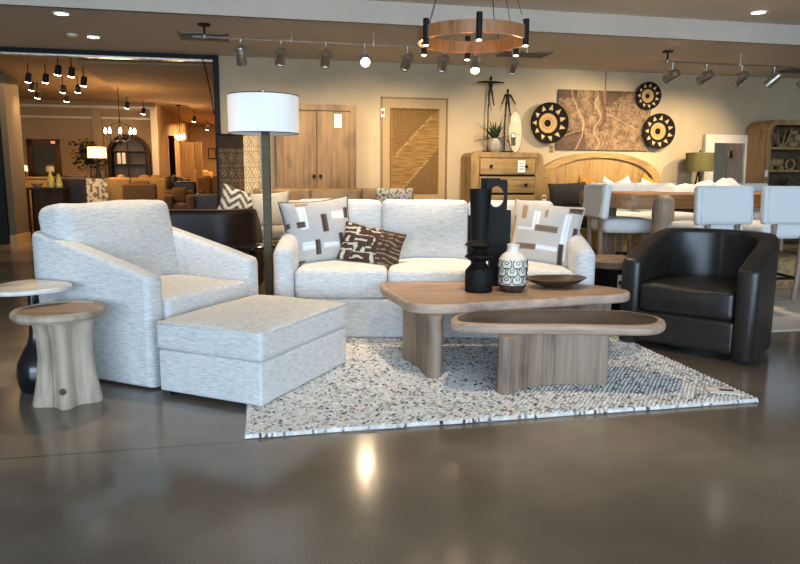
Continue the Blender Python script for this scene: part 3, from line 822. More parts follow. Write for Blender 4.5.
# ------------------------------------------------------------------ dresser
t = thing('dresser', 'pale oak chest of drawers with rounded corners against the back wall', 'dresser', (3.455, WY, 0), 0)
WD = .535
op = []
for (cx, cz, a0) in ((WD-.09, 1.43-.09, 0), (-WD+.09, 1.43-.09, 90)):
    for i in range(7):
        a = math.radians(a0+90*i/6); op.append((cx+.09*math.cos(a), cz+.09*math.sin(a)))
op += [(-WD, .06), (WD, .06)]
b = B().grid([[(x, y, z) for x, z in op] for y in (-.50, -.02)], closev=True, capv=True)
part('carcass', b, 'pale_oak', t)
part('plinth', B().span(-WD+.03, WD-.03, -.47, -.04, 0, .07), 'pale_oak', t)
part('face_frame', B().span(-WD, -WD+.12, -.52, -.50, .06, 1.34).span(WD-.12, WD, -.52, -.50, .06, 1.34).span(-WD+.1, WD-.1, -.52, -.50, 1.36, 1.425), 'pale_oak', t)
for k in range(5):
    z1 = 1.345-k*.255
    dr = part('drawer', B().rbox(0, -.515, z1-.112, WD*2-.255, .04, .222, .006, n=2, k=2), 'pale_oak_h', t)
    part('drawer_gap', B().span(-WD+.125, WD-.125, -.505, -.498, z1-.25, z1-.222), 'iron_dark', t)
    for sx in (-1, 1):
        part('knob', B().lathe([(.010, 0), (.010, .018), (.022, .026), (.024, .036), (.012, .044)], 16, M=Matrix.Translation((sx*.26, -.535, z1-.11)) @ Matrix.Rotation(PI/2, 4, 'X')), 'iron_dark', dr)
tg = part('price_card', B().box(.19, -.56, 1.235, .11, .003, .17), 'card_white', t)
for k in range(3): part('print', B().box(.19, -.562, 1.27-k*.035, .07, .001, .008), 'card_ink', tg)
# things on the dresser
DZ = 1.43
def figure(name, label, x, y, zf, arms, h=.5, rot=0):
    t = thing(name, label, 'sculpture', (x, y, DZ), rot, 'figures standing on the dresser')
    part('base', B().span(-.09, .09, -.05, .05, 0, .025), 'iron_dark', t)
    part('rod', B().tube([(-.03, 0, .02), (-.03, 0, zf+.03)], .009, 8), 'iron_dark', t)
    s = h/1.0; b = B()
    def P(x, z, y=0): return (x*s, y, zf+z*s)
    b.tube([P(-.05, 0), P(-.06, .22), P(-.05, .48), P(0, .55)], [.016*s*1.35, .022*s*1.35, .032*s*1.35, .04*s*1.35], 8)
    b.tube([P(.12, .02, -.02), P(.07, .24, -.02), P(.05, .48), P(0, .55)], [.016*s*1.35, .022*s*1.35, .032*s*1.35, .04*s*1.35], 8)
    b.tube([P(0, .48), P(0, .6), P(0, .74), P(0, .82)], [.05*s*1.35, .045*s*1.35, .06*s*1.35, .03*s*1.35], 8)
    b.tube([P(0, .80), P(0, .86), P(0, .90), P(0, .96), P(0, 1.0)], [.02*s*1.35, .022*s*1.35, .04*s*1.35, .035*s*1.35, .01], 8)
    for sx in (-1, 1):
        if arms == 'wide': b.tube([P(0, .80), P(sx*.1, .81), P(sx*.28, .81), P(sx*.48, .80)], [.03*s*1.35, .03*s*1.35, .022*s*1.35, .015*s*1.35], 8)
        else: b.tube([P(0, .79), P(sx*.1, .78), P(sx*.19, .60, -.03), P(sx*.25+.05*(sx > 0), .44, -.03)], [.03*s*1.35, .028*s*1.35, .022*s*1.35, .015*s*1.35], 8)
    part('figure', b, 'iron_dark', t)
figure('figure_sculpture', 'dark iron figure with arms stretched wide on a rod, on the dresser', 3.25, 9.40, .64, 'wide', .41)
figure('figure_sculpture', 'dark iron figure with lowered arms on a rod, right of the taller figure', 3.49, 9.36, .50, 'low', .38)
t = thing('potted_plant', 'spiky green potted plant in a stone pot on the dresser', 'plant', (3.29, 9.27, DZ), 0)
part('pot', B().lathe([(.06, 0), (.075, .01), (.105, .08), (.115, .15), (.11, .19), (.10, .19), (.095, .16)], 28), 'ceramic_grey', t)
lf = B()
for k in range(34):
    a = 2.4*k; el = .25+1.1*random.random(); L_ = .27+.15*random.random(); w = .028
    p0 = Vector((0, 0, .16)); d = Vector((math.cos(a)*math.cos(el), math.sin(a)*math.cos(el), math.sin(el))); sd = Vector((-math.sin(a), math.cos(a), 0)); rows = []
    for i in range(6):
        q = i/5; c = p0+d*L_*q+Vector((0, 0, -.10*q*q*math.cos(el))); ww_ = w*(1-q)**.7*(.6+q if q < .4 else 1)
        rows.append([c-sd*ww_, c+Vector((0, 0, -.004)), c+sd*ww_])
    lf.grid(rows)
part('leaves', lf, 'leaf_green', t)
t = thing('oval_plaque', 'tall white oval plaque leaning on the wall beside the iron figures', 'plaque', (3.72, 9.62, DZ), 0, rx=math.radians(-4))
part('panel', B().lathe([(.09, 0), (.10, .006), (.10, .022), (.09, .028)], 40, sy=2.9, M=Matrix.Translation((0, 0, .305)) @ Matrix.Rotation(PI/2, 4, 'X')), 'trim_paint', t)
part('hang_tag', B().box(.0, -.032, .50, .045, .003, .07), 'card_white', t)
tg = part('picture_card', B().box(-.035, -.033, .20, .07, .003, .19), 'leaf_green', t)
part('card_band', B().box(-.035, -.0355, .255, .055, .001, .05), 'card_white', tg)

# ------------------------------------------------------------------ baskets and map art
def basket(label, x, z, R, dep, yo=.03, k=11):
    b = B(); cols = []; nr, ns = 30, 132
    def cf(r, a):
        if r < .19: return lin('1d1815')
        if r < .25: return lin('b99b6c')
        if r < .29: return lin('1d1815') if int(a*12) % 2 else lin('b99b6c')
        if r < .50: return mixc(lin('b99b6c'), lin('b08d56'), .5+.5*math.sin(r*150))
        if r < .56: return lin('1d1815')
        q = (a/(2*PI)*k) % 1; tr = abs(q-.5)*2
        if .64 < r < .90 and tr < .62*(1-(r-.64)/.26)*1.0+.0: return lin('c9b086')
        return lin('1d1815')
    rows = []
    for i in range(nr+1):
        r = i/nr; row = []
        for j in range(ns):
            a = 2*PI*j/ns; y = -dep*(r**2)-.006*abs(math.sin(r*nr*PI/1.5))
            row.append((R*r*math.cos(a)+1e-5*math.cos(a), y-.012, R*r*math.sin(a)+1e-5*math.sin(a))); cols.append(cf(1.0 if r > .96 else r, a))
        rows.append(row)
    b.grid(rows, closev=True)
    rb = [[(x*1.0, y+.018, z) for x, y, z in row] for row in rows]
    o = len(b.v); b.grid(rb, closev=True); cols += [lin('1d1815')]*(len(b.v)-o)
    b.f += [(nr*ns+j, nr*ns+(j+1) % ns, o+nr*ns+(j+1) % ns, o+nr*ns+j) for j in range(ns)]
    b.c = cols
    solo('woven_basket', b, 'woven', label, 'basket', (x, WY-yo, z), 0, 'woven baskets on the back wall', sharp=80)
basket('large black and tan woven basket left of the canvas', 4.235, 1.875, .295, .09)
basket('smallest black and tan woven basket at the upper right of the canvas', 5.83, 2.31, .205, .05, .044)
basket('black and tan woven basket at the lower right of the canvas', 6.04, 1.79, .265, .06, .044)
t = thing('canvas_art', 'wide brown etched map canvas hung by a wire above the bed', 'wall art', (5.155, WY, 1.495), 0)
nx, ny = 150, 90; rows = []; cols = []; ww, hh = 1.52, .875
for j in range(ny+1):
    row = []
    for i in range(nx+1):
        x = i/nx; y = j/ny; X = x*1.7
        g = nz(X*9, y*9, 1)*.5+nz(X*28, y*28, 4)*.6; c = mixc(lin('8f7558'), lin('54412f'), clamp(.45+g*1.2))
        rv1 = x-.24-.05*math.sin(y*5)+.12*(y-.5)*(1 if y > .5 else -.7); rv2 = y-.78-.12*math.sin(x*9)
        land = x < .22+.10*(1-y) and y < .33 or (y > .86 and x < .2) or (x > .5 and y > .72+.25*abs(math.sin(x*6)))
        if land: c = mixc(lin('453328'), lin('6a5443'), clamp(.5+g))
        for rv in (rv1, x-.42-.03*math.sin(y*14), y-.6+.8*(x-.55) if x > .5 else 1, y-.25-.6*(x-.1) if x < .25 else 1):
            if abs(rv+.012*nz(X*6, y*6, 5)) < .006: c = mixc(c, lin('c9a679'), .55)
        if abs(x-.47+.03*math.sin(y*8)) < .02 and y > .3: c = mixc(c, lin('4c3626'), .7)
        row.append((x*ww-ww/2, -.04, y*hh)); cols.append(c)
    rows.append(row)
b = B().grid(rows); b.c = cols
part('print_surface', b, 'art_paint', t)
part('stretcher', B().span(-ww/2, ww/2, -.038, -.004, 0, hh), 'deco_dark', t)
part('hanging_wire', B().tube([(0, -.02, hh), (0, -.012, CZ-1.5)], .004, 6), 'iron_dark', t)

# ------------------------------------------------------------------ bed
t = thing('bed', 'oak bed with a tall arched headboard against the back wall', 'bed', (5.10, WY, 0), 0)
hw = 1.02; arch = [(-hw, 0)]
arch += [(hw*math.cos(PI-PI*k/24), 1.00+.46*math.sin(PI*k/24)**.85) for k in range(25)]; arch += [(hw, 0)]
def arch_b(o, y0, y1):
    a = [(x*(1-o/hw) if abs(x) else 0, z-o*(1 if z > .5 else 0)) for x, z in arch]
    return B().grid([[(x, y, z) for x, z in a] for y in (y0, y1)], closev=True, capv=True)
part('headboard', arch_b(.0, -.06, -.02), 'pale_oak', t)
rim = B(); sec = []
for x, z in arch[1:-1]:
    k = .10; sec.append([(x, -.10, z), (x, -.02, z), (x*(1-k/hw), -.02, z-k*.8), (x*(1-k/hw), -.10, z-k*.8)])
rim.grid(sec, closev=True, capv=True)
part('headboard_rim', rim, 'pale_oak_h', t)
part('rail', B().span(-1.02, -.97, -2.15, -.1, .2, .42).span(.97, 1.02, -2.15, -.1, .2, .42).span(-1.02, 1.02, -2.18, -2.13, .2, .42), 'pale_oak_h', t)
for x in (-.95, .95): part('leg', B().box(x, -2.1, .1, .07, .07, .2), 'pale_oak', t)
part('hang_tag', B().box(-.90, -.104, .78, .06, .004, .09), 'card_white', t)
part('tag_print', B().box(-.90, -.107, .785, .045, .002, .03), 'card_red', t)
part('mattress', B().rbox(0, -1.1, .50, 1.94, 2.0, .26, .06), 'white_linen', t)
part('blanket', B().rbox(0, -1.25, .565, 2.04, 1.6, .24, .07, (0, 0, .03)), 'charcoal_linen', t)
for nm, lb, x, y, z, w, h_, m, ry in (('bed_pillow', 'charcoal pillow at the far left of the bed, left of the mustard pillow', 4.42, 9.20, .66, .60, .36, 'charcoal_linen', -.05), ('bed_pillow', 'mustard pillow at the left of the bed headboard', 4.74, 9.30, .66, .46, .42, 'mustard', .30), ('bed_pillow', 'white pillow next to the left mustard pillow on the bed', 5.00, 9.26, .66, .40, .42, 'white_linen', .5),
    ('bed_pillow', 'white pillow right of centre on the bed', 5.40, 9.28, .66, .42, .42, 'white_linen', -.4), ('bed_pillow', 'mustard pillow right of centre on the bed', 5.70, 9.36, .66, .46, .46, 'mustard', .5), ('bed_pillow', 'small white pillow in front of the right mustard pillow on the bed', 5.60, 9.14, .66, .38, .40, 'white_linen', .35)):
    put_pillow(nm, lb, (x, y, z), math.radians(-12), 0, w, h_, .15, m, None, 24, None, 'pillows on the bed', ry=ry)

# ------------------------------------------------------------------ night table with olive lamp, mirror, bookcase
t = thing('nightstand', 'oak nightstand carrying the olive lamp right of the bed', 'nightstand', (6.62, 9.42, 0), 0)
part('body', B().rbox(0, 0, .46, .54, .42, .76, .02, n=3, k=2), 'pale_oak', t)
for z in (.30, .62):
    d_ = part('drawer', B().rbox(0, -.215, z, .48, .02, .28, .005, n=2, k=2), 'pale_oak_h', t)
    part('knob', B().lathe([(.012, 0), (.02, .02), (.01, .03)], 12, M=Matrix.Translation((0, -.225, z)) @ Matrix.Rotation(PI/2, 4, 'X')), 'iron_dark', d_)
for x in (-.23, .23):
    for y in (-.17, .17): part('leg', B().box(x, y, .04, .04, .04, .08), 'pale_oak', t)
t = thing('table_lamp', 'table lamp with olive green drum shade beside the white mirror', 'lamp', (6.60, 9.36, .84), 0)
part('base', B().lathe([(.075, 0), (.075, .012), (.05, .02)], 24), 'iron_dark', t)
bb = B()
for k in range(3):
    a = 2*PI*k/3+.5; bb.tube([(.06*math.cos(a), .06*math.sin(a), .01), (.015*math.cos(a), .015*math.sin(a), .30), (0, 0, .40)], .012, 8)
part('stem', bb, 'iron_dark', t)
part('lamp_shade', B().lathe([(.197, .345), (.20, .345), (.20, .625), (.196, .625)], 40), 'shade_olive', t)
part('finial', B().lathe([(.012, .63), (.016, .65), (.006, .665)], 12), 'nickel', t)
t = thing('wall_mirror', 'white framed mirror leaning between the olive lamp and the bookcase', 'mirror', (7.30, WY-.12, 0), 0, rx=math.radians(-2.5))
mw, mz0, mz1 = .86, .0, 1.76
f_ = B().span(-mw/2, -mw/2+.16, -.03, .03, mz0, mz1).span(mw/2-.16, mw/2, -.03, .03, mz0, mz1).span(-mw/2+.16, mw/2-.16, -.03, .03, mz0, mz0+.14).span(-mw/2+.16, mw/2-.16, -.03, .03, mz1-.13, mz1)
part('frame', f_, 'white_frame', t)
part('glass', B().span(-mw/2+.15, mw/2-.15, -.012, .01, .12, mz1-.12), 'mirror_glass', t)
t = thing('bookcase', 'tall oak bookcase with rounded top corners at the right edge', 'bookcase', (8.36, WY, 0), 0)
w, d0, d1, H = 1.5, -.52, -.02, 1.97
oc = []; ic = []
for R_, off, L_ in ((.16, 0, oc), (.10, .075, ic)):
    for (cx, a0) in ((w/2-off-R_, 0), (-w/2+off+R_, 90)):
        for i in range(7):
            a = math.radians(a0+90*i/6); L_.append((cx+R_*math.cos(a), H-off-R_+R_*math.sin(a)))
    L_ += [(-w/2+off, .06 if off else 0), (w/2-off, .06 if off else 0)]
b = B().grid([[(x, y, z) for x, z in L] for L, y in ((oc, d0), (oc, d1), (ic, d1), (ic, d0))], closeu=True, closev=True)
part('carcass', b, 'bookcase_oak', t)
part('back_panel', B().span(-w/2+.05, w/2-.05, d1-.01, d1+.005, .06, H-.06), 'deco_dark', t)
for z in (.45, .87, 1.22, 1.56): part('shelf', B().span(-w/2+.07, w/2-.07, d0+.015, d1-.01, z-.035, z), 'bookcase_oak', t)
for z in (.95, 1.5, 1.75): part('bracket', B().span(-w/2-.03, -w/2, d0+.06, d0+.10, z-.06, z+.06), 'pale_oak_h', t)
part('price_tag', B().box(-w/2+.02, d0-.01, 1.16, .05, .003, .10), 'card_white', t)
def deco(kind, label, x, z, s, m='deco_tan', y=9.38):
    t = None
    if kind == 'antler':
        b = B(); 
        for k in range(7):
            a = k*.9; b.tube([(0, 0, .02), (.08*s*math.cos(a), .05*math.sin(a), .07*s), (.14*s*math.cos(a+.3), .06*math.sin(a), .16*s+.02*k*s)], [.02, .015, .006], 8)
        b.lathe([(.07*s, 0), (.07*s, .03)], 16)
        solo('driftwood_sculpture', b, m, label, 'sculpture', (x, y, z), 0)
    elif kind == 'vase': solo('small_vase', B().lathe([(.05*s, 0), (.09*s, .05*s), (.10*s, .12*s), (.05*s, .19*s), (.055*s, .22*s), (.04*s, .22*s)], 24), m, label, 'vase', (x, y, z), 0)
    elif kind == 'bowl': solo('small_bowl', B().lathe([(.04*s, 0), (.05*s, .008), (.12*s, .07*s), (.13*s, .09*s), (.12*s, .09*s), (.05*s, .02*s)], 24), m, label, 'bowl', (x, y, z), 0)
    elif kind == 'animal':
        b = B().rbox(0, 0, .11*s, .26*s, .10*s, .12*s, .05*s)
        for q in (-.09, .09): b.box(q*s, 0, .03*s, .05*s, .08*s, .06*s)
        b.rbox(-.15*s, 0, .13*s, .10*s, .08*s, .10*s, .035*s)
        solo('carved_animal', b, m, label, 'figurine', (x, y, z), 0)
    elif kind == 'ring':
        b = B().tube([(.09*s*math.cos(a), 0, .10*s+.09*s*math.sin(a)) for a in [2*PI*i/20 for i in range(20)]], .02*s, 8, closed=True).box(0, 0, .008, .10*s, .07*s, .02)
        solo('ring_sculpture', b, m, label, 'sculpture', (x, y, z), 0)
deco('vase', 'small dark vase at the left of the top shelf', 7.81, 1.56, .9, 'deco_dark')
deco('antler', 'twisted driftwood piece on the top shelf of the bookcase', 8.03, 1.56, 1.1, 'deco_tan')
deco('animal', 'pale carved figure at the right of the top shelf', 8.48, 1.56, 1.2, 'deco_tan')
deco('vase', 'rounded pale vase behind the carved figure on the top shelf', 8.33, 1.56, 1.2, 'deco_tan', 9.5)
deco('animal', 'pale carved animal at the left of the second shelf', 7.93, 1.22, 1.05, 'deco_tan', 9.36)
deco('ring', 'pale ring sculpture in the middle of the second shelf', 8.20, 1.22, .85, 'deco_tan', 9.36)
deco('ring', 'dark ring sculpture at the right of the second shelf', 8.42, 1.22, .95, 'deco_dark', 9.36)
deco('bowl', 'dark bowl on the third shelf of the bookcase', 7.93, .87, 1.0, 'ceramic_grey', 9.36)
deco('vase', 'squat dark vase on the third shelf of the bookcase', 8.23, .87, 1.0, 'deco_dark', 9.36)
deco('bowl', 'pale bowl at the right of the third shelf', 8.52, .87, 1.0, 'deco_tan', 9.36)

# ------------------------------------------------------------------ dining table and stools
R2 = .012
t = thing('dining_table', 'long counter height oak dining table with rounded post legs', 'dining table', (5.0, 6.22, R2), 0)
tx0, tx1, ty0, ty1 = -1.72, 1.9, -.50, .50
pts = []
for (cx, cy, a0) in ((tx1-.16, ty1-.16, 0), (tx0+.16, ty1-.16, 90), (tx0+.16, ty0+.16, 180), (tx1-.16, ty0+.16, 270)):
    for i in range(7):
        a = math.radians(a0+90*i/6); pts.append((cx+.16*math.cos(a), cy+.16*math.sin(a)))
part('tabletop', B().slab(pts, .80, .94, .02), 'table_oak', t)
for x in (tx0+.40, tx1-.40):
    for y in (ty0-.02, ty1+.02):
        part('leg', B().rbox(x, y, .468, .19, .19, .936, .088, n=4, k=6), 'post_oak', t)
part('stretcher', B().span(tx0+.3, tx1-.3, -.03, .03, .55, .63), 'table_oak', t)
def make_stool(label, loc, rz):
    t = thing('counter_stool', label, 'stool', loc, rz, 'stools around the dining table')
    part('seat', B().rbox(0, .02, .625, .50, .50, .13, .05, (0, 0, .015)), 'stool_fabric', t)
    rows = B().rbox(0, 0, 0, .57, .075, .335, .03, (0, .006, .0), n=8)
    rows.v = [(x, y+.16*x*x*-1.0+.05, z) for x, y, z in rows.v]
    part('backrest', rows, 'stool_fabric', t, loc=(0, -.27, .86), rot=(math.radians(-4), 0, 0))
    wl = B().tube([(x, .05-.16*x*x-.046, z) for x, z in [(-.25, -.14), (-.12, -.145), (.12, -.145), (.25, -.14), (.255, 0), (.25, .14), (.12, .145), (-.12, .145), (-.25, .14), (-.255, 0)]], .005, 6, closed=True)
    part('welt', wl, 'stool_fabric', t, loc=(0, -.27, .86), rot=(math.radians(-4), 0, 0))
    for sx in (-1, 1):
        part('rear_leg', B().tube([(sx*.15, -.19, 0), (sx*.15, -.225, .40), (sx*.15, -.245, .80)], [.022, .026, .024], 12), 'stool_wood', t)
        part('front_leg', B().tube([(sx*.19, .22, 0), (sx*.18, .20, .57)], [.02, .025], 12), 'stool_wood', t)
    part('footrest', B().tube([(-.15, -.2, .2), (.15, -.2, .2)], .013, 8).tube([(-.19, .21, .2), (.19, .21, .2)], .013, 8).tube([(-.15, -.2, .2), (-.19, .21, .2)], .013, 8).tube([(.15, -.2, .2), (.19, .21, .2)], .013, 8), 'iron_dark', t)
    return t
s0 = make_stool('pale blue grey stool at the left end of the dining table', (3.50, 6.18, R2), -PI/2-.13)
dup(s0, (3.93, 5.44, R2), .04, 'pale blue grey stool with its back just right of the black swivel chair centre')
dup(s0, (4.60, 5.42, R2), -.03, 'pale blue grey stool nearest the right edge, on the near side of the table')
dup(s0, (4.06, 7.12, R2), PI, 'stool at the far left side of the dining table')
dup(s0, (4.63, 7.12, R2), PI+.05, 'stool on the far side of the table behind the white throw')
dup(s0, (5.85, 7.12, R2), PI, 'stool on the far right side of the table below the bookcase')
b = B(); rows = []
for j in range(29):
    row = []
    for i in range(61):
        x = i/60; y = j/28
        z = .015+.07*abs(nz(x*6, y*2.2, 2))+.015*abs(nz(x*14, y*5, 5))+.05*math.exp(-((x-.8)/.18)**2)*math.sin(PI*y)+.035*math.sin(PI*y)
        e = min(i, 60-i, j*2, (28-j)*2); z *= sst(0, 5, e); 
        row.append((x*.95-.475, y*.42-.21+.03*nz(x*4, 9, 1), z+.004))
    rows.append(row)
b.grid(rows).grid([[(x, y, .002) for x, y, z in r] for r in rows])
solo('throw_blanket', b, 'throw_cloth', 'rumpled white throw lying on the dining table', 'blanket', (4.52, 6.36, R2+.94), .03)

# basket-like pouf under the table end
t = thing('woven_pouf', 'low woven seagrass pouf on the rug below the right stool', 'pouf', (5.15, 5.95, R2), 0)
part('body', B().lathe([(.22, 0), (.27, .05), (.29, .15), (.27, .27), (.2, .33), (.05, .345)], 36), 'deco_tan', t)
part('lid_ring', B().tube([(.2*math.cos(a), .2*math.sin(a), .335) for a in [2*PI*i/24 for i in range(24)]], .012, 8, closed=True), 'deco_dark', t)

# ------------------------------------------------------------------ chandelier
t = thing('ring_chandelier', 'wooden ring chandelier with black tube lights above the coffee tables', 'chandelier', (*lg(.445, 4.42), 0), -TH)
CR, cz0, cz1 = .345, 1.925, 2.0
n = 72; rg = B()
rg.grid([[(r*math.cos(2*PI*k/n), r*math.sin(2*PI*k/n), z) for r, z in ((CR, cz0), (CR, cz1), (CR-.022, cz1), (CR-.022, cz0))] for k in range(n)], closeu=True, closev=True)
part('ring', rg, 'ring_wood', t)
for k in range(6):
    a = math.radians(-90+60*k); x, y = (CR-.0)*math.cos(a), (CR-.0)*math.sin(a)
    q = part('lamp_tube', B().lathe([(.018, 1.885), (.018, 2.035), (.016, 2.037)], 20, x, y), 'black_matte', t)
    part('led', B().lathe([(.015, 1.881), (.015, 1.886)], 20, x, y), 'led', q)
    lamp('led_light', 'POINT', (x, y, 1.862), .8, (1., .72, .42), parent=t, size=.015)
for a in (35, 145, 215, 325):
    a = math.radians(a); part('cable', B().tube([(CR*math.cos(a), CR*math.sin(a), cz1), (.07*math.cos(a), .07*math.sin(a), UZ-.03)], .0028, 6), 'nickel', t)
part('power_cord', B().tube([(.05, .02, UZ-.03), (.09, .03, 2.5), (.16, .22, 2.1), (.2, .27, 2.0)], .003, 6), 'black_matte', t)
part('ceiling_plate', B().lathe([(.10, UZ-.03), (.11, UZ-.025), (.11, UZ-.001)], 32), 'black_matte', t)

# ------------------------------------------------------------------ track lights
TKZ = 2.53
def track(label, x0, x1, y):
    t = thing('light_track', label, 'track', (x0, y, 0), 0, 'light tracks under the low ceiling')
    part('rail', B().tube([(0, 0, TKZ), (x1-x0, 0, TKZ)], .011, 8), 'bronze', t)
    n = max(2, int((x1-x0)/.75))
    for k in range(n):
        x = .12+(x1-x0-.24)*k/(n-1); part('standoff', B().tube([(x, 0, TKZ), (x, 0, CZ)], .006, 8).lathe([(.016, TKZ-.015), (.016, TKZ+.02)], 12, x, 0), 'bronze', t)
    part('feed_canopy', B().lathe([(.06, CZ-.02), (.065, CZ-.015), (.065, CZ)], 24, .12, 0).tube([(.12, 0, TKZ), (.12, 0, CZ)], .012, 8), 'iron_dark', t)
TY1, TY2 = 7.72, 7.98
track('long ceiling light track from the door opening to behind the chandelier', -.62, 3.22, TY1)
track('ceiling light track above the bed and dining table at the right', 4.95, 8.3, TY2)
WARM = (1., .77, .49)
def head(label, x, y, aim, on, power):
    t = thing('track_spotlight', label, 'spotlight', (x, y, TKZ-.011), 0, 'spotlights on the ceiling tracks')
    part('stem', B().tube([(0, 0, .012), (0, 0, -.095)], .009, 8).lathe([(.02, -.025), (.02, .0)], 10), 'bronze', t)
    piv = Vector((0, 0, -.155)); d = (Vector(aim)-Vector((x, y, TKZ-.13))).normalized(); q = d.to_track_quat('-Z', 'Y').to_euler()
    sd = Vector((0, 0, 1)).cross(d).normalized()
    part('yoke', B().tube([(0, 0, -.09), tuple(Vector((0, 0, -.10))+sd*.06), tuple(piv+sd*.067)], .007, 6).tube([(0, 0, -.09), tuple(Vector((0, 0, -.10))-sd*.06), tuple(piv-sd*.067)], .007, 6), 'bronze', t)
    h = part('head', B().lathe([(.036, .092), (.049, .088), (.053, .078), (.053, -.078), (.058, -.082), (.058, -.104), (.051, -.104), (.047, -.08)], 24), 'bronze', t, loc=tuple(piv), rot=q)
    part('lens', B().lathe([(.047, -.09), (.047, -.082)], 20), 'lens_on' if on else 'lens_dim', h)
    lamp('spot_beam', 'SPOT', (0, 0, -.112), power, WARM, parent=h, size=.04, spot=75, blend=.9)
H1 = [(-.13, (.0, 8.7, .7), 0), (.29, (.05, 9.7, 1.1), 0), (.77, (.8, 9.7, 1.1), 0), (1.20, (.85, 3.2, .35), 1), (1.68, (1.5, 9.7, 1.25), 0), (2.10, (2.2, 9.7, 1.2), 0), (2.47, (2.15, 6.4, .6), 1), (2.93, (3.45, 9.7, 1.3), 0)]
names = ['first', 'second', 'third', 'fourth', 'fifth', 'sixth', 'seventh', 'eighth']
txt = ['tilted sideways nearest the door opening', 'aimed down over the floor lamp', 'aimed down above the wardrobe doors', 'with its lamp shining straight at the camera', 'aimed down above the framed woven art', 'just left below the chandelier ring', 'with a glowing lamp below the chandelier ring', 'right below the chandelier ring above the iron figures']
for (x, aim, on), d in zip(H1, txt): head('bronze track spotlight '+d, x, TY1, aim, on, 14 if on else (58 if x < 1 else 88))
H2 = [(5.15, (4.5, 9.7, 1.7), 1), (5.63, (5.2, 9.7, 1.6), 1), (6.14, (6.0, 9.7, 1.4), 0), (6.62, (5.6, 9.0, 1.0), 1), (7.12, (6.6, 9.7, 1.3), 0)]
txt = ['with a lit lamp at the left end of the right track', 'second on the right track, right of the smallest basket', 'dim one in the middle of the right track above the mirror', 'with a bright lamp above the mirror and bookcase', 'at the right edge above the bookcase']
for (x, aim, on), d in zip(H2, txt): head('bronze track spotlight '+d, x, TY2, aim, on, 84)

# vents and recessed lights
def vent(label, x, y, w, d):
    t = thing('ceiling_vent', label, 'vent', (x, y, CZ), 0, 'ceiling vents')
    part('frame', B().span(-w/2, w/2, -d/2, -d/2+.03, -.012, 0).span(-w/2, w/2, d/2-.03, d/2, -.012, 0).span(-w/2, -w/2+.03, -d/2, d/2, -.012, 0).span(w/2-.03, w/2, -d/2, d/2, -.012, 0), 'vent_metal', t)
    part('backing', B().span(-w/2+.02, w/2-.02, -d/2+.02, d/2-.02, -.003, -.001), 'black_matte', t)
    for k in range(5):
        y_ = -d/2+.05+(d-.10)*k/4; part('louver', B().box(0, y_, -.009, w-.06, .018, .006), 'vent_metal', t)
vent('grey ceiling vent by the black door frame, left of the track', -.55, 8.40, .55, .45)
vent('grey ceiling vent behind the chandelier', 3.42, 8.62, .62, .40)
vent('grey ceiling vent at the right edge of the ceiling', 7.85, 8.95, .62, .40)
def can(label, x, y, z, r, on):
    t = thing('recessed_light', label, 'ceiling light', (x, y, z), 0, 'recessed ceiling lights')
    rg = B().lathe([(r, -.006), (r, 0)], 32); part('trim_ring', B().grid([[(q*math.cos(2*PI*k/32), q*math.sin(2*PI*k/32), zz) for q, zz in ((r, .004), (r, -.008), (r*.75, -.008), (r*.75, .004))] for k in range(32)], closeu=True, closev=True), 'card_white', t)
    part('diffuser', B().lathe([(r*.75, -.005), (r*.75, 0)], 32), 'can_glow' if on else 'plate_plastic', t)
    return t
can('round recessed light nearest the top left of the low ceiling', -1.84, 7.55, CZ, .085, 1)
can('round recessed light just above the black door frame', -1.80, 8.72, CZ, .085, 1)
can('round recessed light in the upper ceiling at the top right', 5.38, 6.80, UZ, .095, 1)
solo('smoke_detector', B().lathe([(.05, -.03), (.06, -.02), (.06, 0)], 24), 'plate_plastic', 'small white smoke detector on the low ceiling beside a recessed light', 'detector', (-2.0, 8.62, CZ), 0)

# ------------------------------------------------------------------ far room furniture
def far_sofa(name, label, x0, x1, y, d, seat, back, m, rz=0, cat='sofa', arms=True, cush=1):
    w = x1-x0; t = thing(name, label, cat, ((x0+x1)/2, y, 0), rz)
    part('base', B().rbox(0, 0, seat*.42, w-.02, d, seat*.6, .03), m, t)
    part('backrest', B().rbox(0, d/2-.11, (back+seat*.3)/2, w, .20, back-seat*.3, .05), m, t)
    for k in range(cush):
        cw = (w-.24)/cush; part('seat_cushion', B().rbox(-w/2+.12+cw*(k+.5), -.06, seat-.04, cw-.005, d-.2, .16, .05, (0, 0, .02)), m, t)
        part('back_cushion', B().rbox(-w/2+.12+cw*(k+.5), d/2-.28, (seat+back)/2+.05, cw-.01, .16, back-seat, .06, (0, .02, .0)), m, t)
    if arms:
        for sx in (-1, 1): part('arm', B().rbox(sx*(w/2-.07), -.02, (seat+.2)/2+.02, .14, d-.04, seat+.16, .04), m, t)
    for sx in (-1, 1):
        for sy in (-1, 1): part('foot', B().box(sx*(w/2-.08), sy*(d/2-.08), seat*.06, .05, .05, seat*.12), 'iron_dark', t)
    return t
far_sofa('leather_chair', 'dark brown leather armchair beyond the opening, left of the patterned throw', -3.45, -2.80, 13.2, .85, .48, 1.03, 'leather_brown', PI-.1, 'armchair')
far_sofa('high_back_chair', 'upright tan chair beyond the opening, right of the patterned throw', -2.58, -2.20, 13.2, .7, .5, 1.03, 'tan_fabric', PI, 'chair', False)
far_sofa('far_sofa', 'long brown sofa seen from behind, right of the upright tan chair', -2.24, -1.69, 12.7, .85, .45, .93, 'brown_fabric', PI, 'sofa', True)
far_sofa('far_sofa', 'light tan sofa just behind the long brown sofa', -2.42, -1.75, 14.6, .85, .45, 1.02, 'tan_fabric', PI, 'sofa', True, 2)
far_sofa('far_armchair', 'brown upholstered armchair left of the grey ottoman', -1.66, -1.14, 13.1, .8, .52, .80, 'brown_fabric', .1, 'armchair')
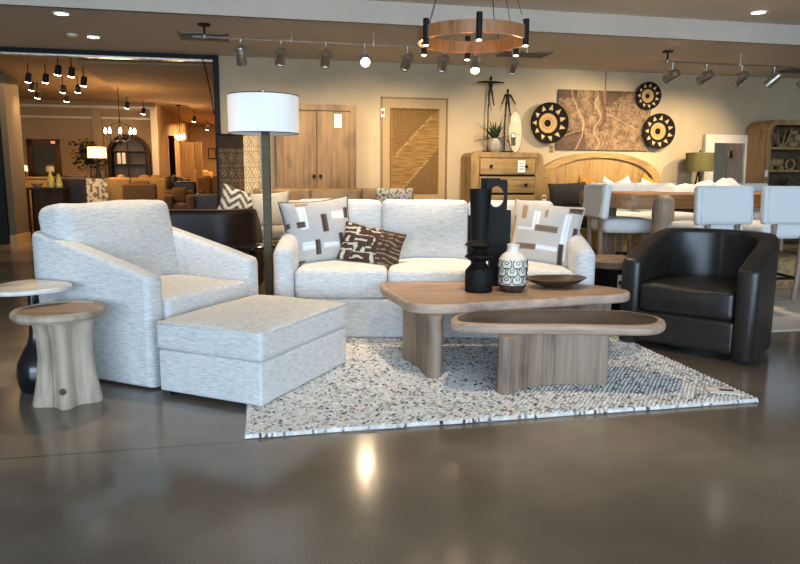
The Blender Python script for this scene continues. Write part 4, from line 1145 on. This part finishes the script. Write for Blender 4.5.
far_sofa('far_armchair', 'dark leather armchair behind the brown armchair', -1.66, -1.20, 14.7, .8, .5, .95, 'leather_brown', PI, 'armchair')
far_sofa('far_sofa', 'tan sofa in the deepest part of the far room', -2.0, -1.25, 20.5, .9, .5, 1.15, 'tan_fabric', 0, 'sofa', True, 2)
far_sofa('far_sofa', 'brown sofa beside the black door jamb in the far room', -1.42, -.75, 17.2, .9, .5, 1.0, 'brown_fabric', 0, 'sofa', True, 2)
far_sofa('far_sofa', 'low brown sofa under the dark curtain panel', -2.1, -1.68, 16.4, .8, .5, 1.02, 'leather_brown', 0, 'sofa', True)
t = thing('grey_ottoman', 'square dark grey ottoman next to the black door jamb', 'ottoman', (-.93, 13.1, 0), 0)
part('body', B().rbox(0, 0, .38, .46, .5, .70, .04), 'grey_fabric', t)
for x in (-.18, .18):
    for y in (-.2, .2): part('foot', B().box(x, y, .02, .04, .04, .04), 'iron_dark', t)
thr = B(); rows = []; cols = []
for j in range(41):
    row = []
    for i in range(21):
        x = i/20; y = j/40
        row.append((x*.34-.17, -.02-.012*math.sin(x*14)-.08*max(0, y-.85)*0, y*.98+.03)); cols.append(lin('7a6a52') if nz(x*7, y*16, 2) > .06 else lin('d9c8a6'))
    rows.append(row)
thr.grid(rows).grid([[(x, y+.02, z) for x, y, z in r] for r in rows]); thr.c = cols+cols
t = thing('throw_stand', 'cream patterned throw draped on a rack beside the dark leather armchair', 'throw', (-2.72, 12.75, 0), .1)
part('throw', thr, 'pattern_cloth', t)
part('rack', B().tube([(-.16, .0, 0), (-.16, 0, 1.0), (.16, 0, 1.0), (.16, 0, 0)], .012, 8), 'iron_dark', t)
t = thing('console_table', 'dark console table near the beige column', 'table', (-3.56, 12.62, 0), 0)
part('tabletop', B().span(-.24, .36, -.2, .2, .82, .86), 'arch_dark', t)
part('body', B().span(-.10, .34, -.18, .18, .10, .82), 'arch_dark', t)
for x in (-.2, .3):
    for y in (-.16, .16): part('leg', B().box(x, y, .41, .05, .05, .82), 'arch_dark', t)
t = thing('wood_sideboard', 'warm wood sideboard below the dark framed mirror', 'sideboard', (-3.85, 13.6, 0), 0)
part('body', B().rbox(0, 0, .55, .75, .4, .90, .02, n=3, k=2), 'pale_oak_h', t)
part('top', B().span(-.4, .4, -.22, .22, 1.0, 1.03), 'pale_oak_h', t)
for x in (-.33, .33):
    for y in (-.16, .16): part('leg', B().box(x, y, .06, .05, .05, .12), 'pale_oak', t)
solo('glass_bottle', B().lathe([(.05, 0), (.055, .02), (.055, .16), (.02, .22), (.02, .28)], 20), 'glass_bottle', 'yellow green glass bottle on the dark console table', 'bottle', (-3.40, 12.52, .86), 0)
solo('carafe', B().lathe([(.05, 0), (.06, .05), (.03, .16), (.025, .22), (.03, .23)], 20), 'glass_bottle', 'pale glass carafe beside the yellow green bottle', 'bottle', (-3.28, 12.55, .86), 0)
solo('small_bowl', B().lathe([(.04, 0), (.09, .05), (.10, .07), (.09, .07), (.04, .02)], 20), 'deco_tan', 'tan bowl at the left of the dark console table', 'bowl', (-3.62, 12.55, .86), 0)
t = thing('small_lamp', 'small glowing lamp at the left end of the wood sideboard', 'lamp', (-4.10, 13.5, 1.03), 0)
part('base', B().lathe([(.04, 0), (.03, .05), (.03, .10)], 16), 'iron_dark', t)
part('lamp_shade', B().lathe([(.07, .10), (.06, .20)], 20), 'shade_lit', t)
for nm, lb, x, z0, z1, w, y, fm, ft in (('floor_mirror', 'dark thick framed mirror above the wood sideboard', -3.87, 1.03, 1.72, .60, 13.95, 'arch_dark', .11), ('floor_mirror', 'grey framed mirror on the far wall behind the dark mirror', -4.15, 1.18, 1.97, .70, 16.33, 'deco_dark', .07)):
    t = thing(nm, lb, 'mirror', (x, y, 0), -.2 if y < 15 else 0, rx=0 if y < 15 else math.radians(-7))
    part('frame', B().span(-w/2, -w/2+ft, -.03, .03, z0, z1).span(w/2-ft, w/2, -.03, .03, z0, z1).span(-w/2, w/2, -.03, .03, z0, z0+ft*.6).span(-w/2, w/2, -.03, .03, z1-ft, z1), fm, t)
    part('glass', B().span(-w/2+ft*.9, w/2-ft*.9, -.01, .01, z0+ft*.5, z1-ft*.9), 'mirror_dimmed', t)
part('hang_tag', B().box(.20, -.034, 1.66, .08, .003, .05), 'pink_tag', bpy.data.objects['floor_mirror'])
t = thing('potted_tree', 'leafy dark green potted tree beside the lit table lamp', 'plant', (-3.22, 14.6, 0), 0)
part('planter', B().lathe([(.14, 0), (.18, .3), (.19, .9), (.17, .9)], 24), 'arch_dark', t)
part('trunk', B().tube([(0, 0, .85), (.01, 0, 1.3), (0, .01, 1.5)], .015, 8), 'deco_dark', t)
lf = B()
for k in range(420):
    c = Vector((random.gauss(0, .13), random.gauss(0, .11), 1.44+random.gauss(0, .15))); a = random.random()*6.28; e = random.uniform(-.6, .8)
    d = Vector((math.cos(a)*math.cos(e), math.sin(a)*math.cos(e), math.sin(e)))*.06; s_ = Vector((-math.sin(a), math.cos(a), .2))*.032
    lf.add([c-d, c+s_, c+d, c-s_], [(0, 1, 2, 3)])
part('foliage', lf, 'leaf_dark', t)
t = thing('lit_table_lamp', 'table lamp with wide cream drum shade in front of the arched cabinet', 'lamp', (-2.95, 13.98, 0), 0)
part('base', B().lathe([(.10, 1.0), (.06, 1.03), (.035, 1.15), (.035, 1.3)], 24), 'iron_dark', t)
part('lamp_shade', B().lathe([(.165, 1.385), (.17, 1.385), (.165, 1.59), (.16, 1.59)], 36), 'shade_lit', t)
part('stem', B().tube([(0, 0, 1.25), (0, 0, 1.5)], .01, 8), 'iron_dark', t)
t2 = thing('lamp_cabinet', 'tall dark cabinet carrying the lit table lamp', 'cabinet', (-2.95, 14.02, 0), 0)
part('body', B().rbox(0, 0, .52, .40, .4, .92, .02, n=3, k=2), 'arch_dark', t2)
part('top', B().span(-.22, .22, -.22, .22, .975, 1.0), 'arch_dark', t2)
for x in (-.15, .15): part('foot', B().box(x, 0, .03, .05, .3, .06), 'arch_dark', t2)
# arched cabinet
t = thing('arched_cabinet', 'dark arched display cabinet on the far wall below the iron chandelier', 'cabinet', (-2.74, 16.36, 0), 0)
oc = [(-.42, 0)]+[(.42*math.cos(PI-PI*k/20), 1.54+.40*math.sin(PI*k/20)) for k in range(21)]+[(.42, 0)]
ic = [(-.35, .1)]+[(.35*math.cos(PI-PI*k/20), 1.54+.32*math.sin(PI*k/20)) for k in range(21)]+[(.35, .1)]
part('carcass', B().grid([[(x, y, z) for x, z in L] for L, y in ((oc, -.4), (oc, -.02), (ic, -.02), (ic, -.4))], closeu=True, closev=True), 'arch_dark', t)
part('back_panel', B().grid([[(x, y, z) for x, z in ic] for y in (-.06, -.03)], closev=True, capv=True), 'arch_back', t)
for z in (.55, 1.0, 1.3, 1.58): part('shelf', B().span(-.34, .34, -.36, -.06, z-.02, z), 'arch_dark', t)
for z0, z1, x in ((.12, 1.52, 0),): part('mullion', B().span(x-.012, x+.012, -.40, -.37, z0, 1.85), 'arch_dark', t)
for i, x in enumerate((-.20, -.10)): solo('shelf_book', B().rbox(0, 0, .12, .07, .16, .24, .006, n=2, k=2), 'card_white', ['left', 'right'][i]+' one of the two pale books in the arched cabinet', 'book', (-2.74+x, 16.10, 1.3), 0)
# chandeliers
t = thing('iron_chandelier', 'black iron chandelier with candle bulbs before the arched cabinet', 'chandelier', (-2.34, 13.0, 0), 0)
part('chain', B().tube([(0, 0, 2.0), (0, 0, CZ)], .008, 8), 'iron_dark', t)
part('canopy', B().lathe([(.05, CZ-.03), (.06, CZ)], 20), 'iron_dark', t)
part('hub', B().lathe([(.012, 1.60), (.035, 1.66), (.02, 1.75), (.012, 2.02)], 16), 'iron_dark', t)
for k in range(8):
    a = 2*PI*k/8+.2; c, s = math.cos(a), math.sin(a)
    q = part('arm', B().tube([(.02*c, .02*s, 1.68), (.12*c, .12*s, 1.64), (.22*c, .22*s, 1.70), (.24*c, .24*s, 1.78)], .009, 6).tube([(.24*c, .24*s, 1.78), (.20*c, .20*s, 1.93), (.03*c, .03*s, 1.98)], .007, 6).lathe([(.028, 1.77), (.028, 1.785)], 10, .24*c, .24*s), 'iron_dark', t)
    part('bulb', B().lathe([(.012, 1.785), (.022, 1.82), (.016, 1.86), (.004, 1.89)], 10, .24*c, .24*s), 'bulb_warm', q)
t = thing('lantern_pendant', 'open lantern pendant with clustered bulbs in front of the drapes', 'pendant', (-1.64, 16.0, 0), 0)
part('canopy', B().lathe([(.05, CZ-.10), (.06, CZ-.075)], 20), 'iron_dark', t)
part('chain', B().tube([(0, 0, 2.28), (0, 0, CZ-.08)], .008, 8), 'iron_dark', t)
part('frame', B().tube([(.14*math.cos(a), .14*math.sin(a), 1.84) for a in [2*PI*i/20 for i in range(20)]], .008, 6, closed=True).tube([(0, 0, 2.28), (.14, 0, 1.84)], .006, 6).tube([(0, 0, 2.28), (-.14, 0, 1.84)], .006, 6).tube([(0, 0, 2.28), (0, .14, 1.84)], .006, 6).tube([(0, 0, 2.28), (0, -.14, 1.84)], .006, 6), 'nickel', t)
for k in range(4):
    a = PI/2*k; part('bulb', B().lathe([(.01, 1.85), (.03, 1.89), (.01, 1.94)], 10, .07*math.cos(a), .07*math.sin(a)), 'bulb_warm', t)
# drapes
def drape(label, x0, x1, y, m, z0=.9, z1=1.98):
    rows = []
    for j in range(5):
        z = z0+(z1-z0)*j/4; rows.append([(x0+(x1-x0)*i/30, y+.03*math.sin(i*1.25), z) for i in range(31)])
    b = B().grid(rows).grid([[(x, yy+.02, z) for x, yy, z in r] for r in rows])
    t = thing('drape', label, 'curtain', (0, 0, 0), 0, 'drapes in the far room')
    part('cloth', b, m, t); part('rod', B().tube([(x0-.02, y, z1+.01), (x1+.02, y, z1+.01)], .012, 8), 'iron_dark', t)
drape('dark curtain panel at the far wall corner', -2.12, -1.98, 18.0, 'arch_dark', 0, 2.0)
drape('pale drape just right of the dark curtain panel', -2.10, -1.92, 20.2, 'drape', 0, 1.96)
drape('pale patterned drape in the middle of the far display', -1.90, -1.72, 20.2, 'drape', 0, 1.96)
drape('tan drape at the right of the far display', -1.69, -1.50, 20.25, 'tan_fabric', 0, 1.98)
t = thing('far_framed_art', 'dark framed picture on the deepest wall beside the door jamb', 'wall art', (-1.46, 24.19, 1.58), 0)
part('frame', B().span(-.13, .13, -.03, 0, 0, .03).span(-.13, .13, -.03, 0, .33, .36).span(-.13, -.10, -.03, 0, 0, .36).span(.10, .13, -.03, 0, 0, .36), 'iron_dark', t)
part('picture', B().span(-.11, .11, -.012, -.002, .02, .34), 'deco_tan', t)
# far room spotlights
FW = (1., .61, .29)
fl = [(-2.55, 10.1, 0), (-2.42, 10.25, 0), (-2.35, 10.6, 0), (-3.18, 11.0, 0), (-2.95, 11.0, 0), (-3.45, 12.05, 1), (-3.72, 13.3, 1), (-3.05, 12.3, 1), (-2.8, 12.2, 1), (-3.37, 13.8, 0), (-2.52, 14.9, 1), (-2.27, 15.3, 1), (-1.42, 17.2, 1), (-1.33, 20.4, 1)]
ftx = ['first of the pair nearest the door head', 'second of the pair nearest the door head', 'dangling right of the nearest pair', 'close to the column', 'right of the one close to the column', 'brightest beside the column', 'lower left near the dark mirror', 'pointing down left of centre', 'pointing down right of its twin', 'above the grey framed mirror', 'above the iron chandelier', 'right of the iron chandelier', 'above the pale drapes', 'deepest in the far room']
for (x, y, on), d in zip(fl, ftx):
    t = thing('ceiling_spotlight', 'small ceiling spotlight in the far room, '+d, 'spotlight', (x, y, CZ if not -2.4 < x < 0 or y < 10.4 else 2.585), 0, 'spotlights in the far room')
    part('stem', B().tube([(0, 0, 0), (0, 0, -.17)], .007, 6), 'iron_dark', t)
    h = part('head', B().lathe([(.03, .06), (.04, .05), (.042, -.05), (.045, -.06)], 16), 'iron_dark', t, loc=(0, 0, -.20), rot=(.35, .25, 0))
    part('lens', B().lathe([(.042, -.068), (.036, -.058)], 16), 'bulb_warm', h)
    if on: lamp('spot_beam', 'SPOT', (0, 0, -.09), 20, FW, parent=h, size=.06, spot=125, blend=1)
lamp('chandelier_light', 'POINT', (-2.34, 13.0, 1.80), 22, FW, size=.2)
lamp('pendant_light', 'POINT', (-1.64, 16.0, 1.9), 25, FW, size=.1)
lamp('table_lamp_light', 'POINT', (-2.95, 13.98, 1.62), 5, FW, size=.05)
lamp('far_room_glow', 'AREA', (-2.9, 12.4, 2.5), 42, FW, aim=(-2.9, 12.6, 0), size=2.0, sy=3.5)
lamp('far_room_glow', 'AREA', (-1.2, 20.5, 2.5), 120, FW, aim=(-1.2, 20.7, 0), size=1.5, sy=4)

# ------------------------------------------------------------------ daylight and lounge light
SKY = (.60, .79, 1.)
lamp('shop_window_daylight', 'AREA', (-.5, -6.5, 1.7), 800, SKY, aim=(-.5, 6, 1.25), size=14, sy=2.6)
for (x, y, e) in ((-.9, 4.6, 16), (.9, 5.3, 24), (2.0, 5.2, 16), (4.3, 6.3, 26), (1.2, 3.2, 12)):
    lamp('ceiling_downlight', 'SPOT', (x, y, UZ-.05), e*6.5, (1., .78, .52), aim=(x, y+.02, 0), size=.08, spot=80, blend=.9)
w = bpy.data.worlds.new('world'); SC.world = w; w.use_nodes = True
w.node_tree.nodes['Background'].inputs['Color'].default_value = (.60, .79, 1., 1)
w.node_tree.nodes['Background'].inputs['Strength'].default_value = .45

# ------------------------------------------------------------------ camera
cd = bpy.data.cameras.new('camera'); cam = bpy.data.objects.new('camera', cd); COL.objects.link(cam)
cd.sensor_width = 36; cd.lens = 680/800*36; cd.clip_start = .05; cd.clip_end = 100
pt, ro = math.atan(108/680), math.atan(.006)
rt = Vector((math.cos(TH), -math.sin(TH), 0)); fw_ = Vector((math.sin(TH), math.cos(TH), 0))
fd = fw_*math.cos(pt)+Vector((0, 0, -math.sin(pt))); up = fw_*math.sin(pt)+Vector((0, 0, math.cos(pt)))
cx = rt*math.cos(ro)+up*math.sin(ro); cy = -rt*math.sin(ro)+up*math.cos(ro)
cam.matrix_world = Matrix((( cx.x, cy.x, -fd.x, 0), (cx.y, cy.y, -fd.y, 0), (cx.z, cy.z, -fd.z, 1.12), (0, 0, 0, 1)))
SC.camera = cam
vs = SC.view_settings
SC.display_settings.display_device = 'sRGB'
vs.view_transform = 'Standard'; vs.look = 'None'; vs.gamma = 1; vs.exposure = 0.85; vs.use_curve_mapping = False
SC.cycles.use_denoising = True
SC.cycles.max_bounces = 7; SC.cycles.diffuse_bounces = 4; SC.cycles.glossy_bounces = 3
SC.cycles.sample_clamp_indirect = 6
SC.cycles.caustics_reflective = False; SC.cycles.caustics_refractive = False
